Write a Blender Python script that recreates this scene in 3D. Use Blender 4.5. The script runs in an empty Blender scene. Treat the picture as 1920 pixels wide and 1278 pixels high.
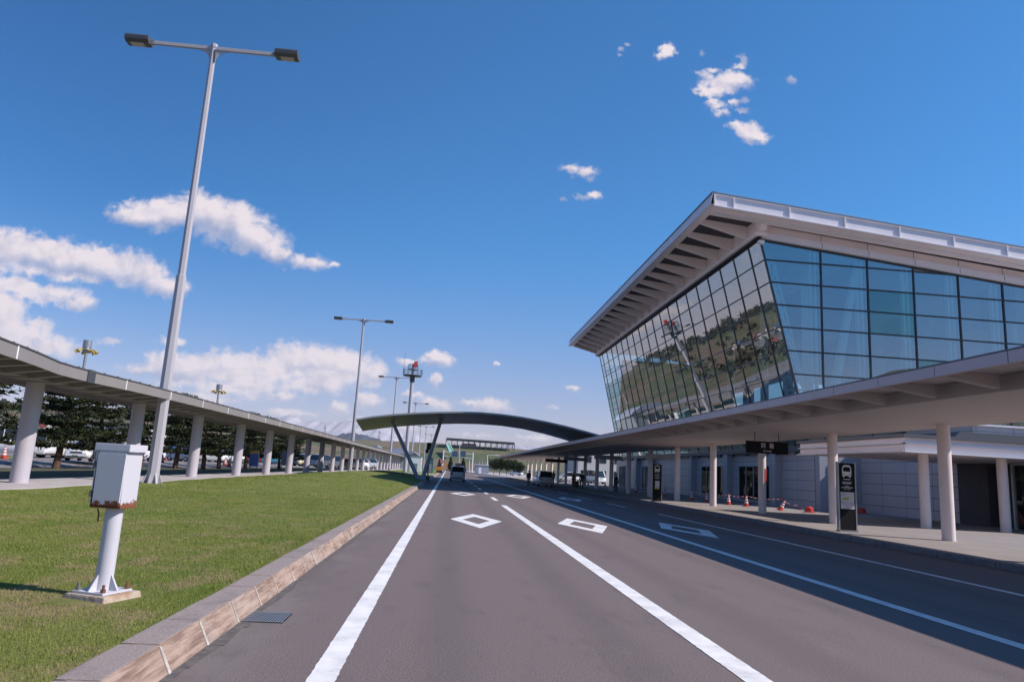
import bpy, bmesh, math, random
import numpy as np
from mathutils import Vector, Matrix
R = math.radians
rng = random.Random(7)
S = bpy.context.scene
col = S.collection

# ------------------------------------------------------------------ camera
F_PX, W_PX, H_PX, EYE = 1330.0, 1920.0, 1278.0, 1.6
def _n(v):
    v = np.array(v, float); return v / np.linalg.norm(v)
_yd = _n([840 - W_PX/2, 875 - H_PX/2, F_PX])
_h = np.array([math.cos(R(3.2)), math.sin(R(3.2)), 0])
_u = _n(np.cross(_h, _yd))
if _u[1] > 0: _u = -_u
_xd = np.cross(_yd, _u)
if _xd[0] < 0: _xd = -_xd
def ray(px, py):
    d = np.array([px - W_PX/2, py - H_PX/2, F_PX]); return np.array([d @ _xd, d @ _yd, d @ _u])
def at(px, py, Y):
    """survey helper: the point seen at a pixel of the photo, Y metres down the road"""
    r = ray(px, py); k = Y / r[1]; return Vector((r[0]*k, Y, EYE + r[2]*k))
def gnd(px, py, z=0.0):
    r = ray(px, py); k = (z - EYE) / r[2]; return Vector((r[0]*k, r[1]*k, z))
cam_d = bpy.data.cameras.new('camera'); cam = bpy.data.objects.new('camera', cam_d); col.objects.link(cam)
cam_d.sensor_width = 36; cam_d.lens = F_PX / W_PX * 36; cam_d.clip_start = .05; cam_d.clip_end = 20000
m = Matrix(((_xd[0], -_xd[1], -_xd[2], 0), (_yd[0], -_yd[1], -_yd[2], 0), (_u[0], -_u[1], -_u[2], EYE), (0, 0, 0, 1)))
cam.matrix_world = m
S.camera = cam

# ------------------------------------------------------------------ light
SUN_AZ, SUN_EL = 105.0, 41.7
S.view_settings.view_transform = 'Standard'; S.view_settings.look = 'None'
S.view_settings.gamma = 1; S.view_settings.exposure = 0.35
sd = bpy.data.lights.new('sun', 'SUN'); sd.energy = 4.6; sd.angle = R(.5); sd.color = (1, .93, .87)
sun = bpy.data.objects.new('sun', sd); col.objects.link(sun)
sv = Vector((math.sin(R(SUN_AZ))*math.cos(R(SUN_EL)), math.cos(R(SUN_AZ))*math.cos(R(SUN_EL)), math.sin(R(SUN_EL))))
sun.rotation_euler = sv.to_track_quat('Z', 'Y').to_euler(); sun.location = (0, 0, 60)

CLOUDS = [  # px, py, rx, ry, solidity
 (250,405,46,17,.8),(310,402,62,27,1),(375,402,62,32,1.1),(430,418,60,34,1.1),(480,447,46,30,1),(515,474,26,18,.9),(580,492,42,19,.75),(628,495,18,9,.6),
 (0,470,60,30,1.1),(60,475,62,28,1.1),(130,490,72,28,1.1),(200,497,60,28,1.1),(260,515,50,25,1),(312,537,40,18,.95),
 (40,537,50,17,.9),(100,547,50,18,.95),(150,567,26,18,.85),
 (0,590,40,45,.95),(20,630,60,40,.85),(75,605,30,12,.7),(85,650,70,22,.7),(0,680,80,30,.8),
 (260,692,36,14,.7),(330,692,52,28,1),(380,688,42,28,1),(440,692,56,31,1.1),(500,702,30,20,.9),(540,682,40,28,1.1),(590,682,52,31,1.1),(640,692,52,32,1.1),(690,702,36,26,1),
 (590,722,66,18,.85),(460,724,95,18,.8),(340,742,110,16,.7),(520,742,60,14,.7),(330,636,36,9,.65),
 (820,673,31,16,1),(815,716,15,15,.8),(762,678,30,8,.55),(818,758,42,14,.75),(768,742,32,10,.55),(920,762,46,16,.85),(880,756,26,9,.7),(1070,728,17,7,.75),(930,681,9,5,.7),
 (692,752,32,17,.75),(640,764,26,14,.7),(1040,766,16,6,.5),(210,640,30,9,.45),(545,775,60,10,.6),(690,790,60,12,.6),(1000,820,60,9,.5),(760,800,60,10,.55),(900,815,60,9,.5),
 (1070,314,22,8,.78),(1098,322,24,11,.85),(1112,334,12,9,.6),(1095,370,18,7,.6),(1116,368,13,9,.7),(1060,372,10,5,.45),
 (1258,88,10,9,.7),(1250,96,10,9,.85),(1242,104,10,6,.75),(1268,100,6,5,.5),(1382,146,26,10,.85),(1356,156,34,13,.98),(1326,170,26,10,.9),(1308,176,14,6,.7),(1392,112,10,10,.6),(1386,124,14,6,.55),(1316,138,14,6,.6),(1335,132,12,5,.6),(1342,196,20,8,.72),(1352,212,14,9,.75),(1378,192,12,9,.65),(1398,188,12,8,.62),(1395,208,16,6,.65),(1380,236,16,10,.8),(1398,246,22,13,.95),(1412,256,26,9,.9),(1424,262,14,5,.8),(1488,152,10,6,.62),(1164,92,10,6,.5),(1178,84,10,4,.45),(1162,104,10,5,.4),(1226,100,5,10,.4),(1318,100,7,8,.45)]
w = bpy.data.worlds.new('World'); S.world = w; w.use_nodes = True
nt = w.node_tree; nt.nodes.clear(); L = nt.links.new
def N(t, **k):
    n = nt.nodes.new(t)
    for a, b in k.items(): setattr(n, a, b)
    return n
def mth(op, a, b=None, c=None, clamp=False):
    n = N('ShaderNodeMath', operation=op, use_clamp=clamp)
    for i, v in enumerate((a, b, c)):
        if v is None: continue
        if isinstance(v, (int, float)): n.inputs[i].default_value = v
        else: L(v, n.inputs[i])
    return n.outputs[0]
sky = N('ShaderNodeTexSky', sky_type='NISHITA', sun_disc=False, sun_elevation=R(SUN_EL), sun_rotation=R(SUN_AZ), air_density=1.0, dust_density=.35, ozone_density=2.2, altitude=200)
tc = N('ShaderNodeTexCoord'); sep = N('ShaderNodeSeparateXYZ'); L(tc.outputs['Generated'], sep.inputs[0])
yy = mth('MAXIMUM', sep.outputs[1], .02)
uu = mth('DIVIDE', sep.outputs[0], yy); vv = mth('DIVIDE', sep.outputs[2], yy)
cmb = N('ShaderNodeCombineXYZ'); L(uu, cmb.inputs[0]); L(vv, cmb.inputs[1])
nz1 = N('ShaderNodeTexNoise', noise_dimensions='3D'); nz1.inputs['Scale'].default_value = 9; nz1.inputs['Detail'].default_value = 7; nz1.inputs['Roughness'].default_value = .62
L(cmb.outputs[0], nz1.inputs['Vector'])
wv = N('ShaderNodeVectorMath', operation='MULTIPLY_ADD'); L(nz1.outputs['Color'], wv.inputs[0]); wv.inputs[1].default_value = (.035, .022, 0); wv.inputs[2].default_value = (-.0175, -.011, 0)
nz5 = N('ShaderNodeTexNoise', noise_dimensions='3D'); nz5.inputs['Scale'].default_value = 75; nz5.inputs['Detail'].default_value = 5; nz5.inputs['Roughness'].default_value = .65
L(cmb.outputs[0], nz5.inputs['Vector'])
wv2 = N('ShaderNodeVectorMath', operation='MULTIPLY_ADD'); L(nz5.outputs['Color'], wv2.inputs[0]); wv2.inputs[1].default_value = (.020, .016, 0); wv2.inputs[2].default_value = (-.010, -.008, 0)
wp0 = N('ShaderNodeVectorMath', operation='ADD'); L(cmb.outputs[0], wp0.inputs[0]); L(wv.outputs[0], wp0.inputs[1])
wp = N('ShaderNodeVectorMath', operation='ADD'); L(wp0.outputs[0], wp.inputs[0]); L(wv2.outputs[0], wp.inputs[1])
acc = None; acu = None
for (px, py, rx, ry, q) in CLOUDS:
    if py < 400 and rx < 40 and px > 900: rx *= 1.45; ry *= 1.4; q -= .17   # thin torn wisps
    r0 = ray(px, py); ru = rx / F_PX * 1.0; rv = ry / F_PX * 1.0
    u0, v0 = r0[0]/r0[1], r0[2]/r0[1]
    k = r0[1] and (np.linalg.norm(r0)/r0[1])
    ru *= k; rv *= k
    ma = N('ShaderNodeVectorMath', operation='MULTIPLY_ADD'); L(wp.outputs[0], ma.inputs[0])
    ma.inputs[1].default_value = (1/ru, 1/rv, 0); ma.inputs[2].default_value = (-u0/ru, -v0/rv, 0)
    ln = N('ShaderNodeVectorMath', operation='LENGTH'); L(ma.outputs[0], ln.inputs[0])
    v = mth('ADD', ln.outputs['Value'], (1 - q)*.9)
    if q >= .5:
        mu = N('ShaderNodeVectorMath', operation='MULTIPLY_ADD'); L(wp.outputs[0], mu.inputs[0]); mu.inputs[1].default_value = (1/ru, 1/rv, 0); mu.inputs[2].default_value = (-u0/ru - .25, -v0/rv - .75, 0)
        lu = N('ShaderNodeVectorMath', operation='LENGTH'); L(mu.outputs[0], lu.inputs[0])
        acu = lu.outputs['Value'] if acu is None else mth('MINIMUM', acu, lu.outputs['Value'])
    if acc is None: acc = v
    else:
        n = N('ShaderNodeMath', operation='SMOOTH_MIN'); L(acc, n.inputs[0]); L(v, n.inputs[1]); n.inputs[2].default_value = .25; acc = n.outputs[0]
nz2 = N('ShaderNodeTexNoise', noise_dimensions='3D'); nz2.inputs['Scale'].default_value = 26; nz2.inputs['Detail'].default_value = 8; nz2.inputs['Roughness'].default_value = .6; nz2.inputs['Distortion'].default_value = .3
L(cmb.outputs[0], nz2.inputs['Vector'])
off = N('ShaderNodeVectorMath', operation='ADD'); L(cmb.outputs[0], off.inputs[0]); off.inputs[1].default_value = (.010, .014, 0)
nz3 = N('ShaderNodeTexNoise', noise_dimensions='3D'); nz3.inputs['Scale'].default_value = 26; nz3.inputs['Detail'].default_value = 4; nz3.inputs['Roughness'].default_value = .5; nz3.inputs['Distortion'].default_value = .3
L(off.outputs[0], nz3.inputs['Vector'])
dens = mth('ADD', mth('SUBTRACT', 1.22, acc), mth('ADD', mth('MULTIPLY', mth('SUBTRACT', nz2.outputs[0], .5), 1.8), mth('MULTIPLY', mth('SUBTRACT', nz5.outputs[0], .5), .9)))
front = mth('GREATER_THAN', sep.outputs[1], .05)
cl = N('ShaderNodeMapRange', interpolation_type='SMOOTHSTEP'); L(dens, cl.inputs[0]); cl.inputs[1].default_value = -.10; cl.inputs[2].default_value = .62
shade = mth('ADD', .26, mth('MULTIPLY', mth('SUBTRACT', nz2.outputs[0], nz3.outputs[0]), 2.0))
thick = N('ShaderNodeMapRange'); L(dens, thick.inputs[0]); thick.inputs[1].default_value = .2; thick.inputs[2].default_value = 1.1
topn = N('ShaderNodeMapRange', interpolation_type='SMOOTHSTEP'); L(acu, topn.inputs[0]); topn.inputs[1].default_value = 1.55; topn.inputs[2].default_value = .6
alpha = mth('MULTIPLY', mth('MULTIPLY', cl.outputs[0], mth('ADD', .62, mth('MULTIPLY', topn.outputs[0], .36))), front)
shade = mth('ADD', mth('ADD', shade, mth('MULTIPLY', topn.outputs[0], .78)), mth('MULTIPLY', thick.outputs[0], -.18), clamp=True)
crmp = N('ShaderNodeMix', data_type='RGBA'); L(shade, crmp.inputs[0]); crmp.inputs[6].default_value = (3.7, 3.9, 5.4, 1); crmp.inputs[7].default_value = (8.2, 7.35, 7.7, 1)
tint = N('ShaderNodeMix', data_type='RGBA', blend_type='MULTIPLY'); tint.inputs[0].default_value = 1; L(sky.outputs[0], tint.inputs[6])
elv = N('ShaderNodeMapRange', interpolation_type='SMOOTHSTEP'); L(sep.outputs[2], elv.inputs[0]); elv.inputs[1].default_value = .0; elv.inputs[2].default_value = .34
tel = N('ShaderNodeMix', data_type='RGBA'); L(elv.outputs[0], tel.inputs[0]); tel.inputs[6].default_value = (1.0, .80, 1.02, 1); tel.inputs[7].default_value = (.34, 1.03, 1.52, 1)
lef = N('ShaderNodeMapRange', interpolation_type='SMOOTHSTEP'); L(sep.outputs[0], lef.inputs[0]); lef.inputs[1].default_value = .1; lef.inputs[2].default_value = -.55
lel = mth('MULTIPLY', lef.outputs[0], elv.outputs[0])
tlf = N('ShaderNodeMix', data_type='RGBA', blend_type='MULTIPLY'); L(lel, tlf.inputs[0]); L(tel.outputs[2], tlf.inputs[6]); tlf.inputs[7].default_value = (.50, .70, .78, 1)
L(tlf.outputs[2], tint.inputs[7])
mixc = N('ShaderNodeMix', data_type='RGBA'); L(alpha, mixc.inputs[0]); L(tint.outputs[2], mixc.inputs[6]); L(crmp.outputs[2], mixc.inputs[7])
bg = N('ShaderNodeBackground'); bg.inputs[1].default_value = .085; L(mixc.outputs[2], bg.inputs[0])
wo = N('ShaderNodeOutputWorld'); L(bg.outputs[0], wo.inputs[0])

# ------------------------------------------------------------------ materials
def mat(name, c, rough=.6, metal=0., var=.0, vscale=3., c2=None, bump=0., bscale=40., coords='Object', spec=.5, detail=5, stretch=(1,1,1), thr=None, coat=0.):
    m = bpy.data.materials.new(name); m.use_nodes = True
    t = m.node_tree; b = t.nodes['Principled BSDF']
    b.inputs['Roughness'].default_value = rough; b.inputs['Metallic'].default_value = metal
    b.inputs['Specular IOR Level'].default_value = spec; b.inputs['Coat Weight'].default_value = coat
    b.inputs['Base Color'].default_value = (*c, 1)
    if var or c2 or bump:
        tc = t.nodes.new('ShaderNodeTexCoord'); mp = t.nodes.new('ShaderNodeMapping'); mp.inputs['Scale'].default_value = stretch
        t.links.new(tc.outputs[coords], mp.inputs[0])
    if var or c2:
        n = t.nodes.new('ShaderNodeTexNoise'); n.inputs['Scale'].default_value = vscale; n.inputs['Detail'].default_value = detail; n.inputs['Roughness'].default_value = .6
        t.links.new(mp.outputs[0], n.inputs['Vector'])
        rm = t.nodes.new('ShaderNodeValToRGB'); rm.color_ramp.elements[0].position = thr[0] if thr else .3; rm.color_ramp.elements[1].position = thr[1] if thr else .7
        if c2 is None:
            a = [x*(1-var) for x in c]; d = [min(1, x*(1+var)) for x in c]
        else: a, d = c, c2
        rm.color_ramp.elements[0].color = (*a, 1); rm.color_ramp.elements[1].color = (*d, 1)
        t.links.new(n.outputs[0], rm.inputs[0]); t.links.new(rm.outputs[0], b.inputs['Base Color'])
    if bump:
        n2 = t.nodes.new('ShaderNodeTexNoise'); n2.inputs['Scale'].default_value = bscale; n2.inputs['Detail'].default_value = 4
        t.links.new(mp.outputs[0], n2.inputs['Vector'])
        bp = t.nodes.new('ShaderNodeBump'); bp.inputs['Strength'].default_value = bump; bp.inputs['Distance'].default_value = .02
        t.links.new(n2.outputs[0], bp.inputs['Height']); t.links.new(bp.outputs[0], b.inputs['Normal'])
    return m
class G:
    """small node-graph helper for the richer materials"""
    def __init__(s, name):
        s.m = bpy.data.materials.new(name); s.m.use_nodes = True; s.t = s.m.node_tree; s.b = s.t.nodes['Principled BSDF']
        s.tc = s.t.nodes.new('ShaderNodeTexCoord').outputs['Object']
    def n(s, ty, **k):
        x = s.t.nodes.new(ty)
        for a, b in k.items(): setattr(x, a, b)
        return x
    def set(s, inp, v):
        if isinstance(v, (int, float)): inp.default_value = v
        elif isinstance(v, tuple): inp.default_value = (*v, 1) if len(v) == 3 and inp.type == 'RGBA' else v
        else: s.t.links.new(v, inp)
    def noise(s, scale, detail=5, rough=.6, stretch=None, vec=None, dist=0):
        n = s.n('ShaderNodeTexNoise'); n.inputs['Scale'].default_value = scale; n.inputs['Detail'].default_value = detail; n.inputs['Roughness'].default_value = rough; n.inputs['Distortion'].default_value = dist
        v = vec or s.tc
        if stretch:
            mp = s.n('ShaderNodeMapping'); mp.inputs['Scale'].default_value = stretch; s.t.links.new(v, mp.inputs[0]); v = mp.outputs[0]
        s.t.links.new(v, n.inputs['Vector']); return n.outputs[0]
    def rng(s, v, a, b, c=0., d=1., smooth=True):
        n = s.n('ShaderNodeMapRange', interpolation_type='SMOOTHSTEP' if smooth else 'LINEAR'); s.t.links.new(v, n.inputs[0])
        for i, q in enumerate((a, b, c, d)): n.inputs[i+1].default_value = q
        return n.outputs[0]
    def mix(s, f, a, b, mode='MIX'):
        n = s.n('ShaderNodeMix', data_type='RGBA', blend_type=mode); s.set(n.inputs[0], f); s.set(n.inputs[6], a); s.set(n.inputs[7], b); return n.outputs[2]
    def math(s, op, a, b=0.):
        n = s.n('ShaderNodeMath', operation=op); s.set(n.inputs[0], a); s.set(n.inputs[1], b); return n.outputs[0]
    def bump(s, h, st, dist=.02):
        n = s.n('ShaderNodeBump'); n.inputs['Strength'].default_value = st; n.inputs['Distance'].default_value = dist
        s.t.links.new(h, n.inputs['Height']); s.t.links.new(n.outputs[0], s.b.inputs['Normal'])
    def xyz(s):
        n = s.n('ShaderNodeSeparateXYZ'); s.t.links.new(s.tc, n.inputs[0]); return n.outputs
M = {}
# asphalt: aggregate speckle, wheel tracks and faint patches
g = G('asphalt'); x = g.xyz(); sp = g.noise(52, 3, .75); sp2 = g.noise(170, 2, .7); big = g.noise(.35, 4, .6, (1, .25, 1)); mid = g.noise(2.2, 5, .65, (1, .30, 1))
c = g.mix(g.rng(sp, .30, .70), (.088, .063, .061), (.222, .165, .158)); c = g.mix(g.rng(sp2, .62, .74, 0, .55), c, (.31, .245, .225)); c = g.mix(g.rng(sp2, .38, .28, 0, .5), c, (.05, .04, .04))
c = g.mix(g.rng(big, .35, .7, 0, .75), c, (.155, .117, .111))
for x0 in (.1, 1.75, 3.6, 5.3, 7.2, 8.9):   # polished, slightly darker wheel paths
    d = g.math('ABSOLUTE', g.math('ADD', x[0], g.math('ADD', -x0, g.math('MULTIPLY', g.math('SUBTRACT', big, .5), .5)))); c = g.mix(g.rng(d, .45, .05, 0, .30), c, (.082, .063, .063))
c = g.mix(g.math('MULTIPLY', g.rng(mid, .52, .74), .5), c, (.090, .069, .068)); stn = g.noise(.9, 6, .7, (1, .5, 1)); c = g.mix(g.math('MULTIPLY', g.rng(stn, .60, .74), .30), c, (.24, .195, .18))
edge_ = g.rng(g.math('ADD', x[0], g.math('MULTIPLY', g.math('SUBTRACT', mid, .5), 1.1)), -1.1, -1.9, 0, .5); c = g.mix(edge_, c, g.mix(g.rng(stn, .4, .6), (.10, .082, .08), (.19, .16, .15)))
g.set(g.b.inputs['Base Color'], c); g.b.inputs['Roughness'].default_value = .85; g.bump(sp, .5, .015); M['asphalt'] = g.m
# worn thermoplastic paint with chipped edges
g = G('road_paint'); ch = g.noise(24, 6, .75); dirt = g.noise(2.2, 6, .7)
c = g.mix(g.rng(dirt, .35, .72), (.80, .76, .74), (.60, .565, .55)); c = g.mix(g.rng(g.math('ADD', ch, g.math('MULTIPLY', g.math('SUBTRACT', dirt, .5), .35)), .62, .70), c, (.17, .14, .14)); g.set(g.b.inputs['Base Color'], c); g.b.inputs['Roughness'].default_value = .6; M['paint'] = g.m
M['paint_far'] = mat('road_paint_plain', (.6, .585, .585), .6)
# lawn
def lawn_graph(name, lo):
    g = G(name); a = g.noise(.55, 4, .6); b2 = g.noise(1.6, 5, .65, (1, .6, 1)); f = g.noise(55, 3, .7)
    gr = g.mix(g.rng(f, .3, .7), (.085*lo, .118*lo, .017*lo), (.165*lo, .195*lo, .044*lo)); dry = g.mix(g.rng(f, .3, .7), (.19*lo, .145*lo, .068*lo), (.31*lo, .245*lo, .125*lo))
    c = g.mix(g.rng(a, .36, .62, .0, .55), gr, (.20*lo, .195*lo, .055*lo)); x = g.xyz(); nearb = g.rng(x[1], 22, 6, .30, .92); c = g.mix(g.math('MULTIPLY', g.rng(b2, .46, .66), nearb), c, dry); tuft = g.noise(6, 4, .7); c = g.mix(g.rng(tuft, .58, .72, 0, .35), c, (.060*lo, .092*lo, .016*lo))
    g.set(g.b.inputs['Base Color'], c); g.b.inputs['Roughness'].default_value = .9; g.b.inputs['Specular IOR Level'].default_value = .15
    return g, f
g, f = lawn_graph('turf', 1.0); g.bump(f, .8, .03); M['lawn'] = g.m
g, f = lawn_graph('grass_blades', 1.2); M['blades'] = g.m
# kerb stone: pinkish granite face with chisel streaks and rusty joints
g = G('kerb_stone'); st = g.noise(3.2, 6, .72, (1.5, .45, 7)); sp = g.noise(60, 3, .7); pat = g.noise(1.7, 5, .65)
c = g.mix(g.rng(st, .35, .62), (.17, .105, .078), (.37, .265, .21)); c = g.mix(g.rng(pat, .46, .70, 0, .6), c, (.40, .33, .285)); c = g.mix(g.rng(sp, .55, .8, 0, .5), c, (.12, .08, .065))
top = g.mix(g.rng(sp, .3, .7), (.21, .165, .15), (.34, .27, .245)); top = g.mix(g.rng(pat, .5, .68, 0, .5), top, (.15, .12, .115)); geo = g.n('ShaderNodeNewGeometry'); sx = g.n('ShaderNodeSeparateXYZ'); g.t.links.new(geo.outputs['Normal'], sx.inputs[0])
c = g.mix(g.rng(sx.outputs[2], .7, .9), c, top); g.set(g.b.inputs['Base Color'], c); g.b.inputs['Roughness'].default_value = .85; g.bump(st, .5, .02); M['kerb'] = g.m
M['mortar'] = mat('kerb_mortar', (.42, .37, .33), .9, var=.3, vscale=30)
M['kerb_grey'] = mat('kerb_grey', (.17, .15, .15), .85, var=.25, vscale=6, bump=.2)
# pavement slabs
g = G('paving'); br = g.n('ShaderNodeTexBrick'); br.offset = 0; g.t.links.new(g.tc, br.inputs['Vector']); br.inputs['Scale'].default_value = 1; br.inputs['Brick Width'].default_value = .6; br.inputs['Row Height'].default_value = .6; br.inputs['Mortar Size'].default_value = .006
br.inputs['Color1'].default_value = (.29, .245, .225, 1); br.inputs['Color2'].default_value = (.25, .215, .20, 1); br.inputs['Mortar'].default_value = (.12, .105, .10, 1)
c = g.mix(g.rng(g.noise(.8, 5), .4, .75, 0, .45), br.outputs[0], (.19, .165, .155)); g.set(g.b.inputs['Base Color'], c); g.b.inputs['Roughness'].default_value = .8; M['paving'] = g.m
M['concrete_path'] = mat('path_concrete', (.40, .355, .345), .85, var=.18, vscale=1.2, bump=.1)
M['lot'] = mat('parking_asphalt', (.20, .175, .175), .9, var=.22, vscale=.4)
M['concrete'] = mat('footing_concrete', (.42, .33, .26), .9, c2=(.30, .17, .09), vscale=7, bump=.5, bscale=25, thr=(.5, .72))
M['white_paint'] = mat('cabinet_paint', (.54, .52, .56), .42, var=.05, vscale=2.5, bump=.03, bscale=8)
# cabinet skin: paint with a ragged band of rust along its lower rim
g = G('rusty_cabinet_paint'); x = g.xyz(); rn = g.noise(17, 4, .7); rn2 = g.noise(60, 4, .7)
lim = g.math('ADD', .862, g.math('MULTIPLY', g.math('SUBTRACT', rn, .40), .21)); rust = g.rng(g.math('SUBTRACT', lim, x[2]), 0, .006)
c = g.mix(g.noise(2.5), (.50, .485, .525), (.56, .54, .58)); c = g.mix(rust, c, g.mix(g.rng(rn2, .3, .7), (.10, .028, .014), (.25, .085, .04))); g.set(g.b.inputs['Base Color'], c); g.set(g.b.inputs['Roughness'], g.math('ADD', .42, g.math('MULTIPLY', rust, .5))); M['cabinet'] = g.m
M['pole_paint'] = mat('pole_paint', (.40, .375, .41), .5, var=.06, vscale=2, stretch=(1, 1, .2))
M['column_paint'] = mat('column_paint', (.46, .42, .46), .5, var=.05, vscale=1.2)
M['lamp_dark'] = mat('lamp_housing', (.07, .07, .078), .45, var=.08)
M['lens'] = mat('lamp_lens', (.42, .37, .30), .2)
M['steel'] = mat('galvanised_steel', (.36, .36, .37), .4, .7, var=.12, vscale=8)
M['dark_steel'] = mat('dark_steel', (.055, .06, .068), .5)
M['rust'] = mat('rusty_bolt', (.15, .07, .04), .85, var=.4, vscale=30)
M['bolt_grey'] = mat('bolt_grey', (.14, .14, .13), .6)
# terminal cladding
M['clad'] = mat('roof_cladding', (.74, .70, .74), .45, var=.05, vscale=.7)
M['clad_warm'] = mat('soffit_panel', (.86, .74, .725), .55, var=.05, vscale=.5)
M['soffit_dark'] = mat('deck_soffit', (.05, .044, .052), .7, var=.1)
M['roof_metal'] = mat('roof_metal', (.22, .215, .22), .5, .2)
M['gutter_dark'] = mat('gutter_edge', (.10, .10, .11), .5)
M['canopy'] = mat('canopy_paint', (.50, .43, .41), .55, var=.04, vscale=.6)
M['canopy_fascia'] = mat('canopy_fascia', (.54, .435, .45), .45, var=.05, vscale=.8)
M['canopy_column'] = mat('canopy_column_paint', (.74, .63, .60), .5, var=.04)
g = G('wall_panels'); x = g.xyz(); cv = g.n('ShaderNodeCombineXYZ'); g.t.links.new(g.math('ADD', x[1], g.math('MULTIPLY', x[0], 1.0)), cv.inputs[0]); g.t.links.new(x[2], cv.inputs[1])
br = g.n('ShaderNodeTexBrick'); br.offset = 0; g.t.links.new(cv.outputs[0], br.inputs['Vector']); br.inputs['Scale'].default_value = 1; br.inputs['Brick Width'].default_value = 2.4; br.inputs['Row Height'].default_value = .68; br.inputs['Mortar Size'].default_value = .014
br.inputs['Color1'].default_value = (.50, .455, .47, 1); br.inputs['Color2'].default_value = (.465, .425, .44, 1); br.inputs['Mortar'].default_value = (.03, .03, .035, 1)
g.set(g.b.inputs['Base Color'], br.outputs[0]); g.b.inputs['Roughness'].default_value = .4; M['wall_panel'] = g.m
M['pilaster'] = mat('pilaster', (.38, .37, .40), .5, var=.05)
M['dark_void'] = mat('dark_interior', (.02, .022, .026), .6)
M['int_floor'] = mat('hall_floor', (.22, .24, .25), .35)
M['int_wall'] = mat('hall_wall', (.30, .40, .42), .7, var=.3, vscale=.5)
M['int_white'] = mat('hall_white', (.75, .78, .78), .5)
M['mullion'] = mat('mullion', (.022, .026, .032), .35)
def glass(name, tintc, refl, base, gcol=(1, 1, 1), ior=1.6):
    m = bpy.data.materials.new(name); m.use_nodes = True; t = m.node_tree; t.nodes.clear()
    o = t.nodes.new('ShaderNodeOutputMaterial'); mx = t.nodes.new('ShaderNodeMixShader'); tr = t.nodes.new('ShaderNodeBsdfTransparent'); gl = t.nodes.new('ShaderNodeBsdfGlossy')
    tr.inputs[0].default_value = (*tintc, 1); gl.inputs['Roughness'].default_value = .0; gl.inputs[0].default_value = (*gcol, 1)
    fr = t.nodes.new('ShaderNodeFresnel'); fr.inputs[0].default_value = ior
    mr = t.nodes.new('ShaderNodeMapRange'); mr.inputs[1].default_value = 0; mr.inputs[2].default_value = 1; mr.inputs[3].default_value = base; mr.inputs[4].default_value = refl
    t.links.new(fr.outputs[0], mr.inputs[0]); t.links.new(mr.outputs[0], mx.inputs[0]); t.links.new(tr.outputs[0], mx.inputs[1]); t.links.new(gl.outputs[0], mx.inputs[2]); t.links.new(mx.outputs[0], o.inputs[0])
    return m
M['glass_side'] = glass('street_glass', (.46, .72, .72), 1.0, .32, (1.0, .97, .95), 1.7)
M['glass_end'] = glass('end_glass', (.50, .76, .78), .95, .27, (.98, .98, .96), 1.5)
M['glass_teal'] = glass('teal_glass', (.50, .80, .74), .85, .20, (.72, 1.0, .92), 1.45)
M['glass_dark'] = glass('shop_glass', (.22, .28, .32), .6, .05, (.6, .6, .62), 1.35)
M['glass_door'] = glass('door_glass', (.2, .26, .3), .25, .03, (.5, .5, .5), 1.3)
M['car_glass'] = mat('car_glass', (.012, .016, .02), .06, spec=.8)
M['tyre'] = mat('tyre_rubber', (.018, .018, .018), .85)
M['rim'] = mat('wheel_rim', (.35, .35, .36), .35, .8)
M['chrome'] = mat('chrome', (.55, .55, .56), .2, .9)
M['black_trim'] = mat('black_trim', (.015, .015, .017), .5)
M['headlight'] = mat('headlight_glass', (.55, .57, .6), .1)
M['tail'] = mat('tail_lamp', (.28, .01, .012), .2)
M['plate'] = mat('number_plate', (.65, .65, .62), .5)
M['plate_yellow'] = mat('yellow_plate', (.55, .38, .02), .5)
for nm, cc in dict(white=(.72, .72, .73), cream=(.62, .55, .42), silver=(.38, .39, .41), blue=(.05, .13, .33), red=(.30, .02, .02), black=(.018, .018, .02), cyan=(.10, .38, .50), grey=(.16, .17, .18)).items():
    M['car_'+nm] = mat('car_paint_'+nm, cc, .28, .15 if nm in ('silver', 'grey', 'blue') else 0, coat=.6)
M['sign_black'] = mat('sign_black', (.006, .007, .009), .7, spec=.2)
M['sign_white'] = mat('sign_white', (.72, .70, .70), .5)
M['map_panel'] = mat('map_panel', (.55, .52, .54), .4, c2=(.40, .38, .46), vscale=6, thr=(.5, .6))
M['map_green'] = mat('map_green', (.33, .34, .03), .5)
M['sign_blue'] = mat('sign_blue', (.04, .10, .30), .5)
M['cone_red'] = mat('cone_red', (.50, .035, .022), .5)
M['cone_white'] = mat('cone_white', (.75, .72, .72), .4)
M['notice_red'] = mat('notice_red', (.45, .03, .03), .5)
M['radar_red'] = mat('radar_red', (.75, .06, .035), .45)
M['orange'] = mat('orange_paint', (.60, .22, .03), .5)
M['yellow'] = mat('yellow_lamp', (.40, .28, .07), .45)
M['green_cloth'] = mat('green_sheet', (.16, .42, .28), .6)
M['blue_sheet'] = mat('blue_sheet', (.05, .08, .17), .6)
M['bin_green'] = mat('green_box', (.05, .13, .12), .6)
M['bark'] = mat('pine_bark', (.10, .055, .038), .95, var=.4, vscale=6, stretch=(1, 1, .3), bump=.6, bscale=12)
def leaf(name, a, b, sc=.9):
    g = G(name); f = g.noise(sc, 3, .6); c = g.mix(g.rng(f, .35, .68), a, b); g.set(g.b.inputs['Base Color'], c); g.b.inputs['Roughness'].default_value = .75; g.b.inputs['Specular IOR Level'].default_value = .2
    return g.m
M['pine'] = leaf('pine_needles', (.012, .020, .008), (.050, .058, .018), .7)
M['spruce'] = leaf('spruce_needles', (.014, .030, .012), (.035, .06, .02))
M['broadleaf'] = leaf('broadleaf', (.020, .030, .012), (.045, .058, .02))
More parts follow.
